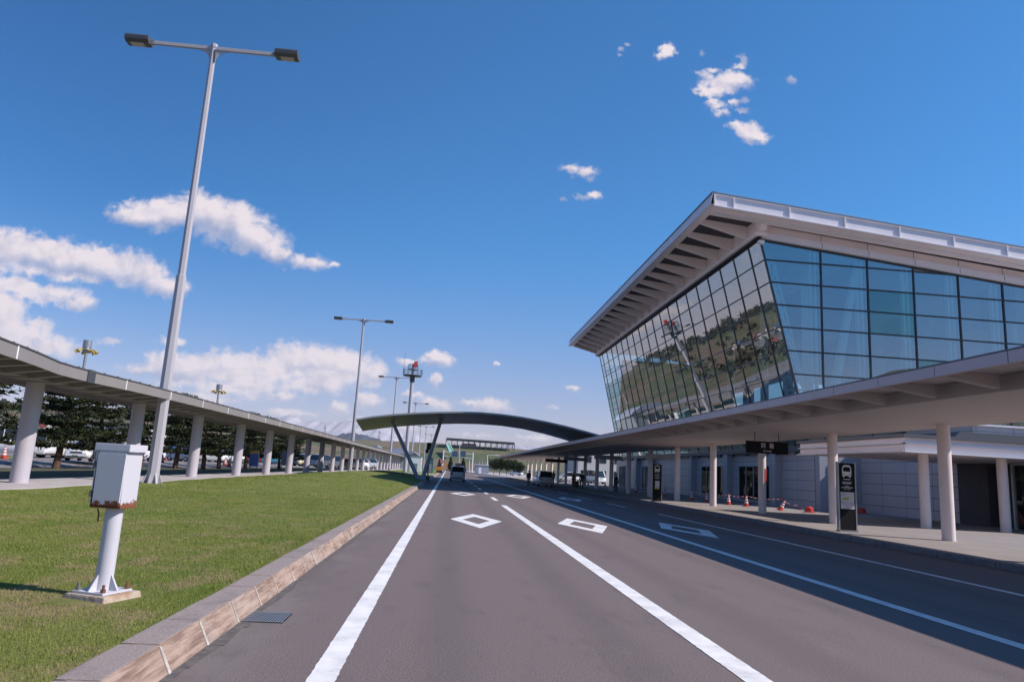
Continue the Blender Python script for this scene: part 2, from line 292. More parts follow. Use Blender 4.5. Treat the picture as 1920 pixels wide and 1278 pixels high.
M['wood'] = leaf('woodland', (.03, .035, .016), (.10, .085, .055), .03)
# terrain
g = G('terrain'); a = g.noise(.012, 5, .6); b2 = g.noise(.022, 6, .68, (1, 1, 7)); f = g.noise(.6, 4)
gr = g.mix(g.rng(f, .3, .7), (.052, .072, .025), (.088, .105, .042)); br_ = g.mix(g.rng(f, .3, .7), (.12, .085, .055), (.19, .13, .085))
c = g.mix(g.rng(b2, .47, .54), gr, br_); c = g.mix(g.rng(a, .52, .62, 0, .7), c, (.10, .11, .045)); g.set(g.b.inputs['Base Color'], c); g.b.inputs['Roughness'].default_value = .95; M['terrain'] = g.m
g = G('snow_mountain'); f = g.noise(.006, 6, .65, (1, 1, .5)); x = g.xyz(); c = g.mix(g.rng(f, .42, .6), (.43, .385, .42), (.33, .315, .36)); g.set(g.b.inputs['Base Color'], c); g.b.inputs['Roughness'].default_value = .9; M['snow'] = g.m
M['far_hill'] = mat('haze_blue_forest', (.045, .055, .085), .95, var=.3, vscale=.02)  # haze blue mixed into the forest's own dark colour
M['house_white'] = mat('house_wall', (.55, .52, .48), .8); M['house_tan'] = mat('house_wall_tan', (.40, .33, .25), .8)
M['roof_red'] = mat('house_roof_red', (.30, .06, .05), .7); M['roof_blue'] = mat('house_roof_blue', (.07, .10, .18), .7); M['roof_grey'] = mat('house_roof_grey', (.12, .12, .125), .7)
M['window_dark'] = mat('house_window', (.03, .04, .05), .15)
M['skin'] = mat('skin', (.45, .27, .20), .55); M['hair'] = mat('hair', (.012, .010, .010), .6)
M['cloth_dark'] = mat('dark_clothes', (.022, .024, .03), .85); M['cloth_red'] = mat('red_jacket', (.28, .035, .04), .85); M['cloth_grey'] = mat('grey_trousers', (.09, .09, .10), .85); M['cloth_brown'] = mat('brown_coat', (.22, .12, .08), .85)
M['bag'] = mat('suitcase_shell', (.012, .012, .014), .45)

# ------------------------------------------------------------------ mesh helpers
class MB:
    def __init__(s): s.v = []; s.f = []
    def add(s, vs, fs):
        o = len(s.v); s.v += [tuple(v) for v in vs]; s.f += [tuple(i + o for i in f) for f in fs]; return s
    def box(s, x0, x1, y0, y1, z0, z1):
        return s.add([(x0,y0,z0),(x1,y0,z0),(x1,y1,z0),(x0,y1,z0),(x0,y0,z1),(x1,y0,z1),(x1,y1,z1),(x0,y1,z1)],
                     [(3,2,1,0),(4,5,6,7),(0,1,5,4),(1,2,6,5),(2,3,7,6),(3,0,4,7)])
    def hexa(s, p): return s.add(p, [(3,2,1,0),(4,5,6,7),(0,1,5,4),(1,2,6,5),(2,3,7,6),(3,0,4,7)])
    def prism(s, poly, d):
        """polygon (3d points) swept by vector d"""
        n = len(poly); d = Vector(d); a = [Vector(p) for p in poly]
        return s.add(a + [p + d for p in a], [tuple(range(n))[::-1], tuple(range(n, 2*n))] + [(i, (i+1) % n, (i+1) % n + n, i + n) for i in range(n)])
    def cyl(s, p0, p1, r0, r1=None, n=16, caps=True):
        r1 = r0 if r1 is None else r1; p0 = Vector(p0); p1 = Vector(p1); d = (p1 - p0).normalized()
        a = d.cross(Vector((0, 1, 0)) if abs(d.y) < .9 else Vector((1, 0, 0))).normalized(); b = d.cross(a)
        vs = [p + (a*math.cos(2*math.pi*i/n) + b*math.sin(2*math.pi*i/n))*r for p, r in ((p0, r0), (p1, r1)) for i in range(n)]
        fs = [(i, (i+1) % n, (i+1) % n + n, i + n) for i in range(n)]
        if caps: fs += [tuple(range(n))[::-1], tuple(range(n, 2*n))]
        return s.add(vs, fs)
    def bar(s, p0, p1, w, h=None, up=(0, 0, 1)):
        h = w if h is None else h; p0 = Vector(p0); p1 = Vector(p1); d = (p1 - p0).normalized(); u = Vector(up)
        if abs(d.dot(u)) > .95: u = Vector((1, 0, 0))
        a = d.cross(u).normalized(); b = a.cross(d)
        q = [a*(-w/2) + b*(-h/2), a*(w/2) + b*(-h/2), a*(w/2) + b*(h/2), a*(-w/2) + b*(h/2)]
        return s.add([p0 + k for k in q] + [p1 + k for k in q], [(0,1,2,3)[::-1], (4,5,6,7), (0,1,5,4), (1,2,6,5), (2,3,7,6), (3,0,4,7)])
    def tube(s, pts, rs, n=8):
        pts = [Vector(p) for p in pts]; o = len(s.v); k = len(pts)
        for i, p in enumerate(pts):
            d = (pts[min(i+1, k-1)] - pts[max(i-1, 0)]).normalized(); a = d.cross(Vector((0, 1, .1)) if abs(d.y) < .9 else Vector((1, 0, 0))).normalized(); b = d.cross(a)
            for j in range(n): s.v.append(tuple(p + (a*math.cos(2*math.pi*j/n) + b*math.sin(2*math.pi*j/n))*rs[i]))
        for i in range(k-1):
            for j in range(n): s.f.append((o+i*n+j, o+i*n+(j+1) % n, o+(i+1)*n+(j+1) % n, o+(i+1)*n+j))
        s.f.append(tuple(o+j for j in range(n))[::-1]); s.f.append(tuple(o+(k-1)*n+j for j in range(n))); return s
    def lathe(s, prof, c=(0, 0, 0), n=20):
        o = len(s.v); k = len(prof)
        for r, z in prof:
            for j in range(n): s.v.append((c[0]+r*math.cos(2*math.pi*j/n), c[1]+r*math.sin(2*math.pi*j/n), c[2]+z))
        for i in range(k-1):
            for j in range(n): s.f.append((o+i*n+j, o+i*n+(j+1) % n, o+(i+1)*n+(j+1) % n, o+(i+1)*n+j))
        s.f.append(tuple(o+j for j in range(n))[::-1]); s.f.append(tuple(o+(k-1)*n+j for j in range(n))); return s
    def loft(s, loops, caps=True):
        o = len(s.v); n = len(loops[0]); k = len(loops)
        for l in loops: s.v += [tuple(p) for p in l]
        for i in range(k-1):
            for j in range(n): s.f.append((o+i*n+j, o+i*n+(j+1) % n, o+(i+1)*n+(j+1) % n, o+(i+1)*n+j))
        if caps: s.f.append(tuple(o+j for j in range(n))[::-1]); s.f.append(tuple(o+(k-1)*n+j for j in range(n)))
        return s
    def sphere(s, c, r, sz=(1, 1, 1), n=10, k=6):
        return s.lathe([(max(1e-3, r*math.sin(math.pi*i/k))*sz[0], -r*math.cos(math.pi*i/k)*sz[2]) for i in range(k+1)], c, n)
def wloc(o):
    v = Vector()
    while o is not None: v += o.location; o = o.parent
    return v
def build(name, mb, m, parent=None, smooth=False, bevel=0., world=True, auto=35, face=None):
    me = bpy.data.meshes.new(name); off = wloc(parent) if (parent is not None and world) else Vector()
    vs = mb.v if off.length == 0 else [(v[0]-off.x, v[1]-off.y, v[2]-off.z) for v in mb.v]
    me.from_pydata(vs, [], mb.f); me.materials.append(M[m] if isinstance(m, str) else m)
    bm = bmesh.new(); bm.from_mesh(me); bmesh.ops.recalc_face_normals(bm, faces=bm.faces)
    if face:   # open sheets: turn every face towards the given direction
        bm.normal_update(); fl = [f for f in bm.faces if f.normal.dot(Vector(face)) < 0]; bmesh.ops.reverse_faces(bm, faces=fl)
    if bevel: bmesh.ops.bevel(bm, geom=[e for e in bm.edges if len(e.link_faces) == 2 and e.calc_face_angle(0) > .5], offset=bevel, segments=2, profile=.7, affect='EDGES', clamp_overlap=True)
    if smooth:
        for f in bm.faces: f.smooth = True
        for e in bm.edges:
            if len(e.link_faces) == 2 and e.calc_face_angle(0) > R(auto): e.smooth = False
    bm.to_mesh(me); bm.free()
    o = bpy.data.objects.new(name, me); col.objects.link(o); o.parent = parent
    return o
def raw(name, vs, fs, m, parent=None):
    me = bpy.data.meshes.new(name); me.from_pydata(vs, [], fs); me.materials.append(M[m]); o = bpy.data.objects.new(name, me); col.objects.link(o); o.parent = parent; return o
def tag(o, label=None, cat=None, group=None, kind=None):
    if label: o['label'] = label
    if cat: o['category'] = cat
    if group: o['group'] = group
    if kind: o['kind'] = kind
    return o
def thing(name, label, cat, loc=(0, 0, 0), rz=0., group=None):
    o = bpy.data.objects.new(name, None); o.empty_display_size = .3; col.objects.link(o); o.location = loc; o.rotation_euler = (0, 0, rz); return tag(o, label, cat, group)
def copy_tree(o, parent=None):
    kids = list(o.children); c = o.copy(); col.objects.link(c); c.parent = parent
    for k in kids: copy_tree(k, c)
    return c
def dup(o, loc, label, rz=None, group=None):
    c = copy_tree(o); c.location = loc
    if rz is not None: c.rotation_euler = (0, 0, rz)
    c['label'] = label
    if group: c['group'] = group
    return c
def text(s, size, m, parent, loc, rot, name='lettering', align='CENTER', depth=.004):
    cu = bpy.data.curves.new(name, 'FONT'); cu.body = s; cu.size = size; cu.align_x = align; cu.align_y = 'CENTER'; cu.extrude = depth; cu.resolution_u = 4
    o = bpy.data.objects.new(name, cu); col.objects.link(o); bpy.context.view_layer.update()
    me = bpy.data.meshes.new_from_object(o.evaluated_get(bpy.context.evaluated_depsgraph_get())); bpy.data.objects.remove(o); bpy.data.curves.remove(cu)
    me.materials.clear(); me.materials.append(M[m]); q = bpy.data.objects.new(name, me); col.objects.link(q); q.parent = parent; q.location = loc; q.rotation_euler = rot; return q
def sm(a, b, x):
    t = min(1., max(0., (x - a)/(b - a))); return t*t*(3 - 2*t)

# ------------------------------------------------------------------ ground, hills
def hash2(x, y): 
    return (math.sin(x*.013 + 1.3*math.sin(y*.011)) + math.sin(y*.017 + 1.7*math.sin(x*.009)) + .5*math.sin(x*.041 + y*.037))/2.5
def terrain_h(x, y):
    r = math.hypot(x, y); az = math.degrees(math.atan2(x, y))
    ahead = sm(425, 560, y)*(19 + 2.5*hash2(x, y)) * sm(-60, -8, az) * (1 - sm(12, 40, az))
    left = sm(330, 760, r)*(30 + 5*hash2(x*.7, y*.7)) * sm(-100, -60, az) * (1 - sm(-16, 2, az)) * 1.0
    back = sm(140, 340, r)*(42 + 22*math.exp(-((az-137)/6.5)**2) + 5*hash2(x*1.4, y*1.4)) * (sm(105, 132, az) * (1 - sm(160, 178, az)) if az > 0 else 0)
    return -.06 + max(ahead, left, back)
rs = [0, 25, 50, 80, 120] + list(np.linspace(150, 900, 60)) + [1000, 1200, 1500, 2000, 3000, 5000, 9000]
na = 240; vs = []; fs = []
for i, r in enumerate(rs):
    for j in range(na):
        a = 2*math.pi*j/na; x, y = r*math.sin(a), r*math.cos(a); z = terrain_h(x, y)
        if r > 900: z = terrain_h(x/r*900, y/r*900) * max(0, 1 - (r-900)/500) - .06
        vs.append((x, y, z))
for i in range(len(rs)-1):
    for j in range(na):
        k = (j+1) % na; fs.append((i*na+j, i*na+k, (i+1)*na+k, (i+1)*na+j))
o = raw('ground', vs, fs, 'terrain'); tag(o, kind='structure')
for p in o.data.polygons: p.use_smooth = True
# far snow ridge and the wooded hill, coloured haze blue, in front of it
def ridge(name, prof, Y, depth, m, seedv, amp):
    q = random.Random(seedv); pts = []
    for (px, py) in prof: p = at(px, py, Y); pts.append((p.x, p.z))
    xs = np.linspace(pts[0][0], pts[-1][0], 220); zs = np.interp(xs, [a for a, b in pts], [b for a, b in pts])
    vs = []; fs = []; rows = 14
    ph = [(q.uniform(.5, 1), q.uniform(0, 6.3), 2*math.pi/(abs(pts[-1][0]-pts[0][0])/k)) for k in (9, 17, 31, 55, 90)]
    for r in range(rows):
        t = r/(rows-1)
        for i, x in enumerate(xs):
            h = math.sin(math.pi*min(1, t*1.0)/2) if t < 1 else 1
            jag = sum(a*math.sin(f*x*(1+.3*t) + p0 + 5*t)/(n+1) for n, (a, p0, f) in enumerate(ph))
            vs.append((x, Y - depth*(1-t), max(-2, zs[i]*t**1.2 + amp*jag*(.3 + .7*t)*(1 if zs[i] > 5 else 0))))
    for x in xs: vs.append((x, Y + depth*.5, -2))
    n = len(xs)
    for r in range(rows):
        for i in range(n-1): fs.append((r*n+i, r*n+i+1, (r+1)*n+i+1, (r+1)*n+i))
    o = raw(name, vs, fs, m); tag(o, kind='structure')
    for p in o.data.polygons: p.use_smooth = True
ridge('snow_mountains', [(380,842),(430,815),(480,800),(520,785),(545,778),(565,784),(600,792),(640,788),(700,795),(770,812),(840,838),(900,838),(950,835),(980,832),(1020,838),(1080,860)], 7200, 1500, 'snow', 3, 16)
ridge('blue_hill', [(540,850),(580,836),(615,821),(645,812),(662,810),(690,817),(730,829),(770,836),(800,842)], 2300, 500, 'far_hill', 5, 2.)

# ------------------------------------------------------------------ road
XL, XR, YF = -1.93, 12.75, 420.
road = raw('road', [(XL-.3, -12, -.02+.02), (XR+.3, -12, 0), (XR+.3, 150, 0), (XR-3.2, 230, 0), (XR-5.2, YF, 0), (-1.0, YF, 0), (XL-.3, 150, 0)], [(0,1,2,3,4,5,6)], 'asphalt'); tag(road, kind='structure')
def strip(name, x0, x1, y0, y1, m='paint', z=.005):
    mb = MB(); q = random.Random(int(y0*10) + int(x0*7)); ya = [y0]; y = y0
    while y < min(y1, 34): y += .06; ya.append(min(y, y1))
    if ya[-1] < y1: ya.append(y1)
    vs = []
    for i, y in enumerate(ya): j = .005 if i % 2 else .002; vs += [(x0 + q.uniform(-j, j), y, z), (x1 + q.uniform(-j, j), y, z)]
    mb.add(vs, [(2*i, 2*i+1, 2*i+3, 2*i+2) for i in range(len(ya)-1)])
    return build(name, mb, m, road)
strip('edge_line', -.93, -.72, 1, 300)
strip('lane_line', 2.55, 2.80, 1, 33.5)
strip('lane_line', 6.34, 6.55, 1, 175)
strip('lane_line', 9.74, 9.90, 1, 33)
y = 38.2
while y < 190: strip('lane_dash', 2.56, 2.79, y, y + 4.2); y += 9.2 if y < 60 else 10
for y in (38, 47.5, 57, 66.5, 76, 85.5): strip('lane_dash', 9.5, 9.64, y, y + 4.8)
strip('stop_line', 2.9, 9.3, 102.6, 103.1); strip('stop_line', -.6, 2.4, 110, 110.5); strip('stop_line', -4.2, -.9, 124, 124.5); strip('stop_line', 3, 10, 119, 119.6)
def diamond(cx, cy, hw=.82, hl=3.0, k=.52):
    mb = MB(); o_ = [(0,-hl),(hw,0),(0,hl),(-hw,0)]; z = .006
    for i in range(4):
        a, b = o_[i], o_[(i+1) % 4]; mb.add([(cx+a[0],cy+a[1],z),(cx+b[0],cy+b[1],z),(cx+b[0]*k,cy+b[1]*k,z),(cx+a[0]*k,cy+a[1]*k,z)], [(0,1,2,3)])
    build('diamond_marking', mb, 'paint', road)
for cx, cy in ((1.0, 23.0), (4.45, 23.3), (7.95, 23.6), (1.05, 45.4), (4.55, 45.9), (7.95, 46.1)): diamond(cx, cy)
# left kerb: single stones with mortar joints
mb = MB(); jm = MB(); q = random.Random(4)
y = 1.43
while y < 300:
    ln = (.85*q.uniform(.93, 1.07) if y < 60 else 3.0); dx = q.uniform(-.006, .006); dz = q.uniform(-.006, .006)
    mb.hexa([(XL-.40, y+.008, -.1), (XL+.06+dx, y+.008, -.1), (XL+.06+dx, y+ln-.008, -.1), (XL-.40, y+ln-.008, -.1), (XL-.375, y+.008, .2+dz), (XL-.09+dx, y+.008, .2+dz), (XL-.09+dx, y+ln-.008, .2+dz), (XL-.375, y+ln-.008, .2+dz)])
    if y < 60:
        w_ = q.uniform(.010, .042); b_ = q.uniform(.3, 2.0); c_ = q.uniform(.4, 1.6); fx = lambda z: XL+.014-.10*z/.2
        jm.hexa([(XL-.3, y-w_/2, -.05), (fx(-.05), y-w_*b_*.5, -.05), (fx(-.05), y+w_*b_*.5+.01, -.05), (XL-.3, y+w_/2, -.05), (XL-.3, y-w_/2, .190), (fx(.19), y-w_*c_*.5, .190), (fx(.19), y+w_*c_*.5, .190), (XL-.3, y+w_/2, .190)])
    y += ln
o = build('kerb', mb, 'kerb', bevel=.018); tag(o, kind='structure'); build('kerb_joints', jm, 'mortar', o)
# gutter dirt strip at the kerb foot
mb = MB(); y = 1.
while y < 50:
    b = y + .7; mb.add([(XL-.02, y, .004), (XL+.10+q.uniform(-.04, .05), y, .004), (XL+.10+q.uniform(-.04, .05), b, .004), (XL-.02, b, .004)], [(0,1,2,3)]); y = b
M['grit'] = mat('gutter_grit', (.13, .11, .10), .95, c2=(.08, .07, .072), vscale=9, thr=(.4, .6)); build('gutter_grit', mb, 'grit', road)
# lawn mound between road kerb and walkway
def lawn_z(x, y):
    s = min(1, max(0, (-2.30 - x)/10)); e = sm(-2.30, -3.4, x) if False else min(1, max(0, (-2.30-x)/.9))
    mnd = .62*math.exp(-((x+7.2)/3.9)**2)*sm(26, 50, y)*(1 - sm(84, 112, y))
    return .185 + .05*s + mnd*e + .012*math.sin(x*2.1+y*1.3) *e
xs = np.linspace(-2.30, -12.75, 40); ys = np.concatenate([np.linspace(-6, 30, 60), np.linspace(30.6, 122, 110)])
vs = [(x, y, lawn_z(x, y)) for y in ys for x in xs]; n = len(xs)
fs = [(j*n+i, j*n+i+1, (j+1)*n+i+1, (j+1)*n+i) for j in range(len(ys)-1) for i in range(n-1)]
o = raw('lawn', vs, fs, 'lawn'); tag(o, kind='structure')
for p in o.data.polygons: p.use_smooth = True
o = build('lawn', MB().box(-12.75, -2.30, 138, 300, -.05, .16), 'lawn'); tag(o, kind='structure')
o = build('path', MB().box(-12.75, -2.30, 122, 138, -.05, .15), 'concrete_path'); tag(o, kind='structure')
# short turf blades on the near lawn
nr = np.random.default_rng(3)
def blades(n, x0, x1, y0, y1, w, h):
    x = nr.uniform(x0, x1, n); y = nr.uniform(y0, y1, n)
    keep = ~((np.abs(x+3.22) < .33) & (np.abs(y-7.45) < .42)); x, y = x[keep], y[keep]; n = len(x)
    z = np.array([lawn_z(a, b) for a, b in zip(x, y)]) - .004
    t = nr.uniform(0, 2*np.pi, n); ww = w*nr.uniform(.6, 1.3, n); hh = h*nr.uniform(.4, 1.25, n); ln = hh*nr.uniform(.2, 1.0, n); d = nr.uniform(0, 2*np.pi, n)
    a = np.stack([x - np.cos(t)*ww/2, y - np.sin(t)*ww/2, z], 1); b = np.stack([x + np.cos(t)*ww/2, y + np.sin(t)*ww/2, z], 1); c = np.stack([x + np.cos(d)*ln, y + np.sin(d)*ln, z + hh], 1)
    return np.stack([a, b, c], 1).reshape(-1, 3)
P = np.concatenate([blades(95000, -7.2, -2.335, 3.6, 8.6, .006, .026), blades(75000, -9.5, -2.335, 8.6, 15, .010, .028), blades(50000, -12.4, -2.335, 15, 28, .018, .028), blades(20000, -12.4, -2.335, 28, 50, .03, .04), blades(2500, -2.5, -2.30, 3, 30, .008, .05)])
me = bpy.data.meshes.new('grass'); n = len(P)//3; me.vertices.add(len(P)); me.vertices.foreach_set('co', P.ravel()); me.loops.add(len(P)); me.loops.foreach_set('vertex_index', np.arange(len(P), dtype=np.int32)); me.polygons.add(n); me.polygons.foreach_set('loop_start', np.arange(0, 3*n, 3, dtype=np.int32)); me.update(); me.materials.append(M['blades'])
o = bpy.data.objects.new('grass', me); col.objects.link(o); tag(o, 'short mown grass with dry straw patches on the lawn', 'grass', kind='stuff')
# left walkway pavement, drive and parking lot
o = build('walkway_pavement', MB().box(-16.3, -12.75, -10, 300, -.05, .27), 'concrete_path'); tag(o, kind='structure')
o = build('planting_strip', MB().box(-24.5, -16.3, -10, 170, -.05, .2), mat('bare_soil', (.09, .07, .045), .95, c2=(.07, .085, .03), vscale=.8, bump=.4, bscale=5)); tag(o, kind='structure')
o = build('parking_lot', MB().prism([(-24.5, -30, -.05), (-24.5, -30, .2), (-29.5, -30, .55), (-130, -30, .55), (-130, -30, -.05)], (0, 240, 0)), 'lot'); tag(o, kind='structure')
o = build('parking_verge', MB().box(-38, -30.5, 46, 56, .4, .62), 'lawn'); tag(o, kind='structure')
# right pavement with kerb blocks
mb = MB(); y = -10
while y < 160:
    ln = 2.0; mb.box(XR, XR+.2, y+.01, y+ln-.01, -.05, .15); y += ln
o = build('kerb', mb, 'kerb_grey', bevel=.01); tag(o, kind='structure')
o = build('pavement', MB().box(XR+.2, 60, -12, 160, -.05, .146), 'paving'); tag(o, kind='structure')
o = build('pavement', MB().prism([(12.95, 160, -.04), (60, 160, -.04), (30, 330, -.04), (7.6, 420, -.04), (9.75, 230, -.04)], (0, 0, .17)), 'concrete_path'); tag(o, kind='structure')

# ------------------------------------------------------------------ terminal building
T = thing('terminal_building', 'large terminal hall with outward leaning glass front and overhanging pale roof', 'building', (30, 70, 0))
Y0, Y1 = 46.5, 100.6
gx = lambda z: 23.42 - .2376*(z - 7.86)
zend = lambda x: 18.59 - .0974*(x - 20.87)
rtop = lambda x: 20.85 - .091*(x - 16.6)
q = random.Random(9)
muls = [Y0] + [Y0 + 2.0 + 2.8*k for k in range(19)] + [Y1]
muls = [y for y in muls if y < Y1 - .3] + [Y1]
rows = [4.35, 5.95, 7.57, 9.18, 10.79, 12.42, 13.99, 15.58, 17.18, 18.62]
mb = MB()
for a, b in zip(muls[:-1], muls[1:]):
    for z0, z1 in zip(rows[:-1], rows[1:]):
        t1, t2, t3 = [q.uniform(-.005, .005) for _ in range(3)]
        mb.add([(gx(z0)+t1, a, z0), (gx(z0)-t1, b, z0), (gx(z1)-t1+t2, b, z1), (gx(z1)+t1+t2, a, z1)], [(0,1,2,3)])
gs = build('street_glass', mb, 'glass_side', T, face=(-1, 0, 0))
mb = MB()
for y in muls: mb.bar((gx(4.3)-.02, y, 4.3), (gx(18.65)-.02, y, 18.65), .07, .09, up=(0, 1, 0))
for z in rows: mb.bar((gx(z)-.02, Y0, z), (gx(z)-.02, Y1, z), .07, .065)
build('street_mullions', mb, 'mullion', T)
exs = [20.87, 25.3, 28.75, 32.19, 35.57, 38.94, 42.4, 45.8, 49.2, 52.6, 56.0]
mb = MB(); teal = MB()
for i, (a, b) in enumerate(zip(exs[:-1], exs[1:])):
    for z0, z1 in zip(rows[:-1], rows[1:]):
        zz = []
        for (x, z) in ((a, z0), (b, z0), (b, z1), (a, z1)):
            if i == 0 and x == a: x = gx(z)
            zz.append((x, min(z, zend(x))))
        if zz[2][1] - zz[1][1] < .02 and zz[3][1] - zz[0][1] < .02: continue
        t1, t2 = q.uniform(-.006, .006), q.uniform(-.006, .006)
        if zz[2][1] - zz[1][1] < .02: zz = [zz[0], zz[1], zz[3]]
        (teal if (i == 2 and 12 < z0 < 14.5) or (i == 3 and 9 < z0 < 10) else mb).add([(x, Y0 + (t1 if k % 3 else -t1) + (t2 if k > 1 else 0), z) for k, (x, z) in enumerate(zz)], [tuple(range(len(zz)))])
build('end_glass', mb, 'glass_end', T, face=(0, -1, 0)); build('end_glass', teal, 'glass_teal', T, face=(0, -1, 0))
mb = MB(); mb.bar((gx(4.3), Y0-.03, 4.3), (gx(18.6), Y0-.03, 18.6), .1, .12)
for x in exs[1:]: mb.bar((x, Y0-.03, 4.3), (x, Y0-.03, zend(x)), .09, .1)
for z in rows[:-1]:
    xe = min(56, 20.87 + (18.59 - z)/.0974); mb.bar((gx(z), Y0-.035, z), (xe, Y0-.035, z), .08, .085)
mb.bar((20.9, Y0-.035, zend(20.9)), (56, Y0-.035, zend(56)), .1, .12)
mb.bar((36.5, Y0-.03, 7.6), (36.5, Y0-.03, 9.18), .07, .07)
build('end_mullions', mb, 'mullion', T)
# roof slab
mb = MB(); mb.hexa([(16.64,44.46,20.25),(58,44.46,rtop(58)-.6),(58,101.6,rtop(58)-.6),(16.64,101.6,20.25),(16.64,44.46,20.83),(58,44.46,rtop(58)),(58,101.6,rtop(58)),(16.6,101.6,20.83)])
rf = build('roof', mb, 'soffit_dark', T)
mb = MB()   # folded fascia with vertical ribs, street side
mb.hexa([(16.38,44.1,20.0),(16.62,44.1,20.0),(16.62,101.7,20.0),(16.38,101.7,20.0),(16.55,44.1,20.80),(16.62,44.1,20.80),(16.62,101.7,20.80),(16.55,101.7,20.80)])
y = 44.1
while y < 101.7: mb.prism([(16.36, y, 20.0), (16.53, y, 20.8), (16.60, y, 20.8), (16.60, y, 20.0)], (0, .03, 0)); y += 1.4
mb.prism([(16.37, 44.17, 19.99), (16.66, 44.17, 19.99), (16.66, 44.17, 20.801), (16.54, 44.17, 20.801)], (0, .2, 0))
build('fascia', mb, 'clad', rf)
mb = MB(); mb.box(16.5, 16.75, 44.12, 101.75, 20.802, 20.9)
build('gutter', mb, 'gutter_dark', rf)
mb = MB()   # end fascia: recessed trays between fins
xa = [16.7, 18.0] + [18.0 + 3.92*k for k in range(1, 11)]
sl = lambda x: -.091*(x - 16.6)
mb.hexa([(16.62,44.3,19.98),(58,44.3,19.98+sl(58)),(58,44.45,19.98+sl(58)),(16.62,44.45,19.98),(16.62,44.3,20.8),(58,44.3,20.8+sl(58)),(58,44.45,20.8+sl(58)),(16.62,44.45,20.8)])
mb.hexa([(16.62,44.21,20.74),(58,44.21,20.74+sl(58)),(58,44.299,20.74+sl(58)),(16.62,44.299,20.74),(16.62,44.21,20.80),(58,44.21,20.80+sl(58)),(58,44.299,20.80+sl(58)),(16.62,44.299,20.80)])
mb.hexa([(16.62,44.14,19.9),(58,44.14,19.9+sl(58)),(58,44.299,19.9+sl(58)),(16.62,44.299,19.9),(16.62,44.14,19.97),(58,44.14,19.97+sl(58)),(58,44.299,19.97+sl(58)),(16.62,44.299,19.97)])
for x in xa: mb.box(x, x+.08 if x > 17 else x+.05, 44.19, 44.298, 19.98+sl(x), 20.73+sl(x))
build('fascia', mb, 'clad', rf)
mb = MB(); mb.hexa([(16.62,44.2,20.81),(58,44.2,20.81+sl(58)),(58,44.4,20.81+sl(58)),(16.62,44.4,20.81),(16.62,44.2,20.88),(58,44.2,20.88+sl(58)),(58,44.4,20.88+sl(58)),(16.62,44.4,20.88)])
build('gutter', mb, 'gutter_dark', rf)
mb = MB()
for x in xa[1:]: mb.cyl((x-1.9, 44.3, 20.88+sl(x-1.9)), (x-1.9, 44.3, 21.0+sl(x-1.9)), .03, n=6)
mb.bar((16.6, 44.3, 20.97), (56, 44.3, 20.97+sl(56)), .02); mb.bar((16.6, 44.3, 20.97), (16.6, 101, 20.97), .02)
y = 46.
while y < 101: mb.cyl((16.6, y, 20.9), (16.6, y, 21.0), .03, n=6); y += 2.8
build('snow_guard', mb, 'steel', rf)
# end soffit panel + edge beam with joints
mb = MB(); mb.hexa([(16.62,44.3,19.89),(58,44.3,19.89+sl(58)),(58,46.2,20.05+sl(58)),(16.62,46.2,20.05),(16.62,44.3,19.975),(58,44.3,19.975+sl(58)),(58,46.2,20.2+sl(58)),(16.62,46.2,20.2)][:8])
build('end_soffit', mb, 'clad_warm', rf)
mb = MB(); mb.hexa([(17.0,45.0,19.78),(58,45.0,16.9-1.6+.75),(58,45.35,16.9-1.6+.75),(17.0,45.35,19.78),(17.0,45.0,19.95),(58,45.0,20.0+sl(58)),(58,45.35,20.0+sl(58)),(17.0,45.35,19.95)])
build('edge_beam', mb, 'clad', rf)
# brackets under the street overhang
for k in range(21):
    y = 44.9 + 2.8*k if k else 45.5
    mb = MB(); mb.prism([(17.0, y-.14, 19.88), (20.42, y-.14, 19.0), (20.42, y-.14, 20.24), (17.0, y-.14, 20.24)], (0, .28, 0))
    if k: build('bracket', mb, 'clad_warm', T)
mb = MB(); mb.box(16.63, 17.05, 44.5, 101.5, 20.0, 20.24); build('edge_trim', mb, 'clad_warm', rf)
mb = MB(); mb.box(20.43, 20.9, 45.4, 101.4, 19.0, 20.22); mb.box(20.3, 21.2, 45.9, 101.2, 18.72, 18.98); build('wall_beam', mb, 'clad_warm', T)
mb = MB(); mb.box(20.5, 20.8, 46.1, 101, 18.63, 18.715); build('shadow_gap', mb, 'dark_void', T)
mb = MB()   # cladding band above the end glass
mb.hexa([(20.9,46.2,18.68),(56,46.2,zend(56)+.07),(56,46.6,zend(56)+.07),(20.9,46.6,18.68),(20.9,46.2,19.15),(56,46.2,zend(56)+.55),(56,46.6,zend(56)+.55),(20.9,46.6,19.15)])
build('glass_head', mb, 'clad', T)
mb = MB(); build('shadow_gap', MB().hexa([(21.6,46.31,19.62),(56,46.31,zend(56)+1.1),(56,46.36,zend(56)+1.1),(21.6,46.36,19.62),(21.6,46.31,19.85),(56,46.31,zend(56)+1.32),(56,46.36,zend(56)+1.32),(21.6,46.36,19.85)]), 'dark_void', T)  # solid dark strip painted as the shade between beam and panel
mb.hexa([(20.95,46.35,19.152),(56,46.35,zend(56)+.552),(56,46.7,zend(56)+.552),(20.95,46.7,19.152),(20.95,46.35,20.04),(56,46.35,19.9+sl(56)),(56,46.7,19.9+sl(56)),(20.95,46.7,20.04)])
build('head_panel', mb, 'clad_warm', T)
mb = MB()
for x in exs[1:]: build('panel_joint', MB().box(x-.012, x+.012, 46.19, 46.2, zend(x)+.1, zend(x)+.52), 'dark_void', T); build('panel_joint', MB().box(x-.012, x+.012, 46.335, 46.349, zend(x)+.56, zend(x)+1.2), 'dark_void', T)
mb = MB(); mb.box(20.62, 21.0, 46.05, 46.35, 18.2, 18.45); build('camera_housing', mb, 'int_white', T)
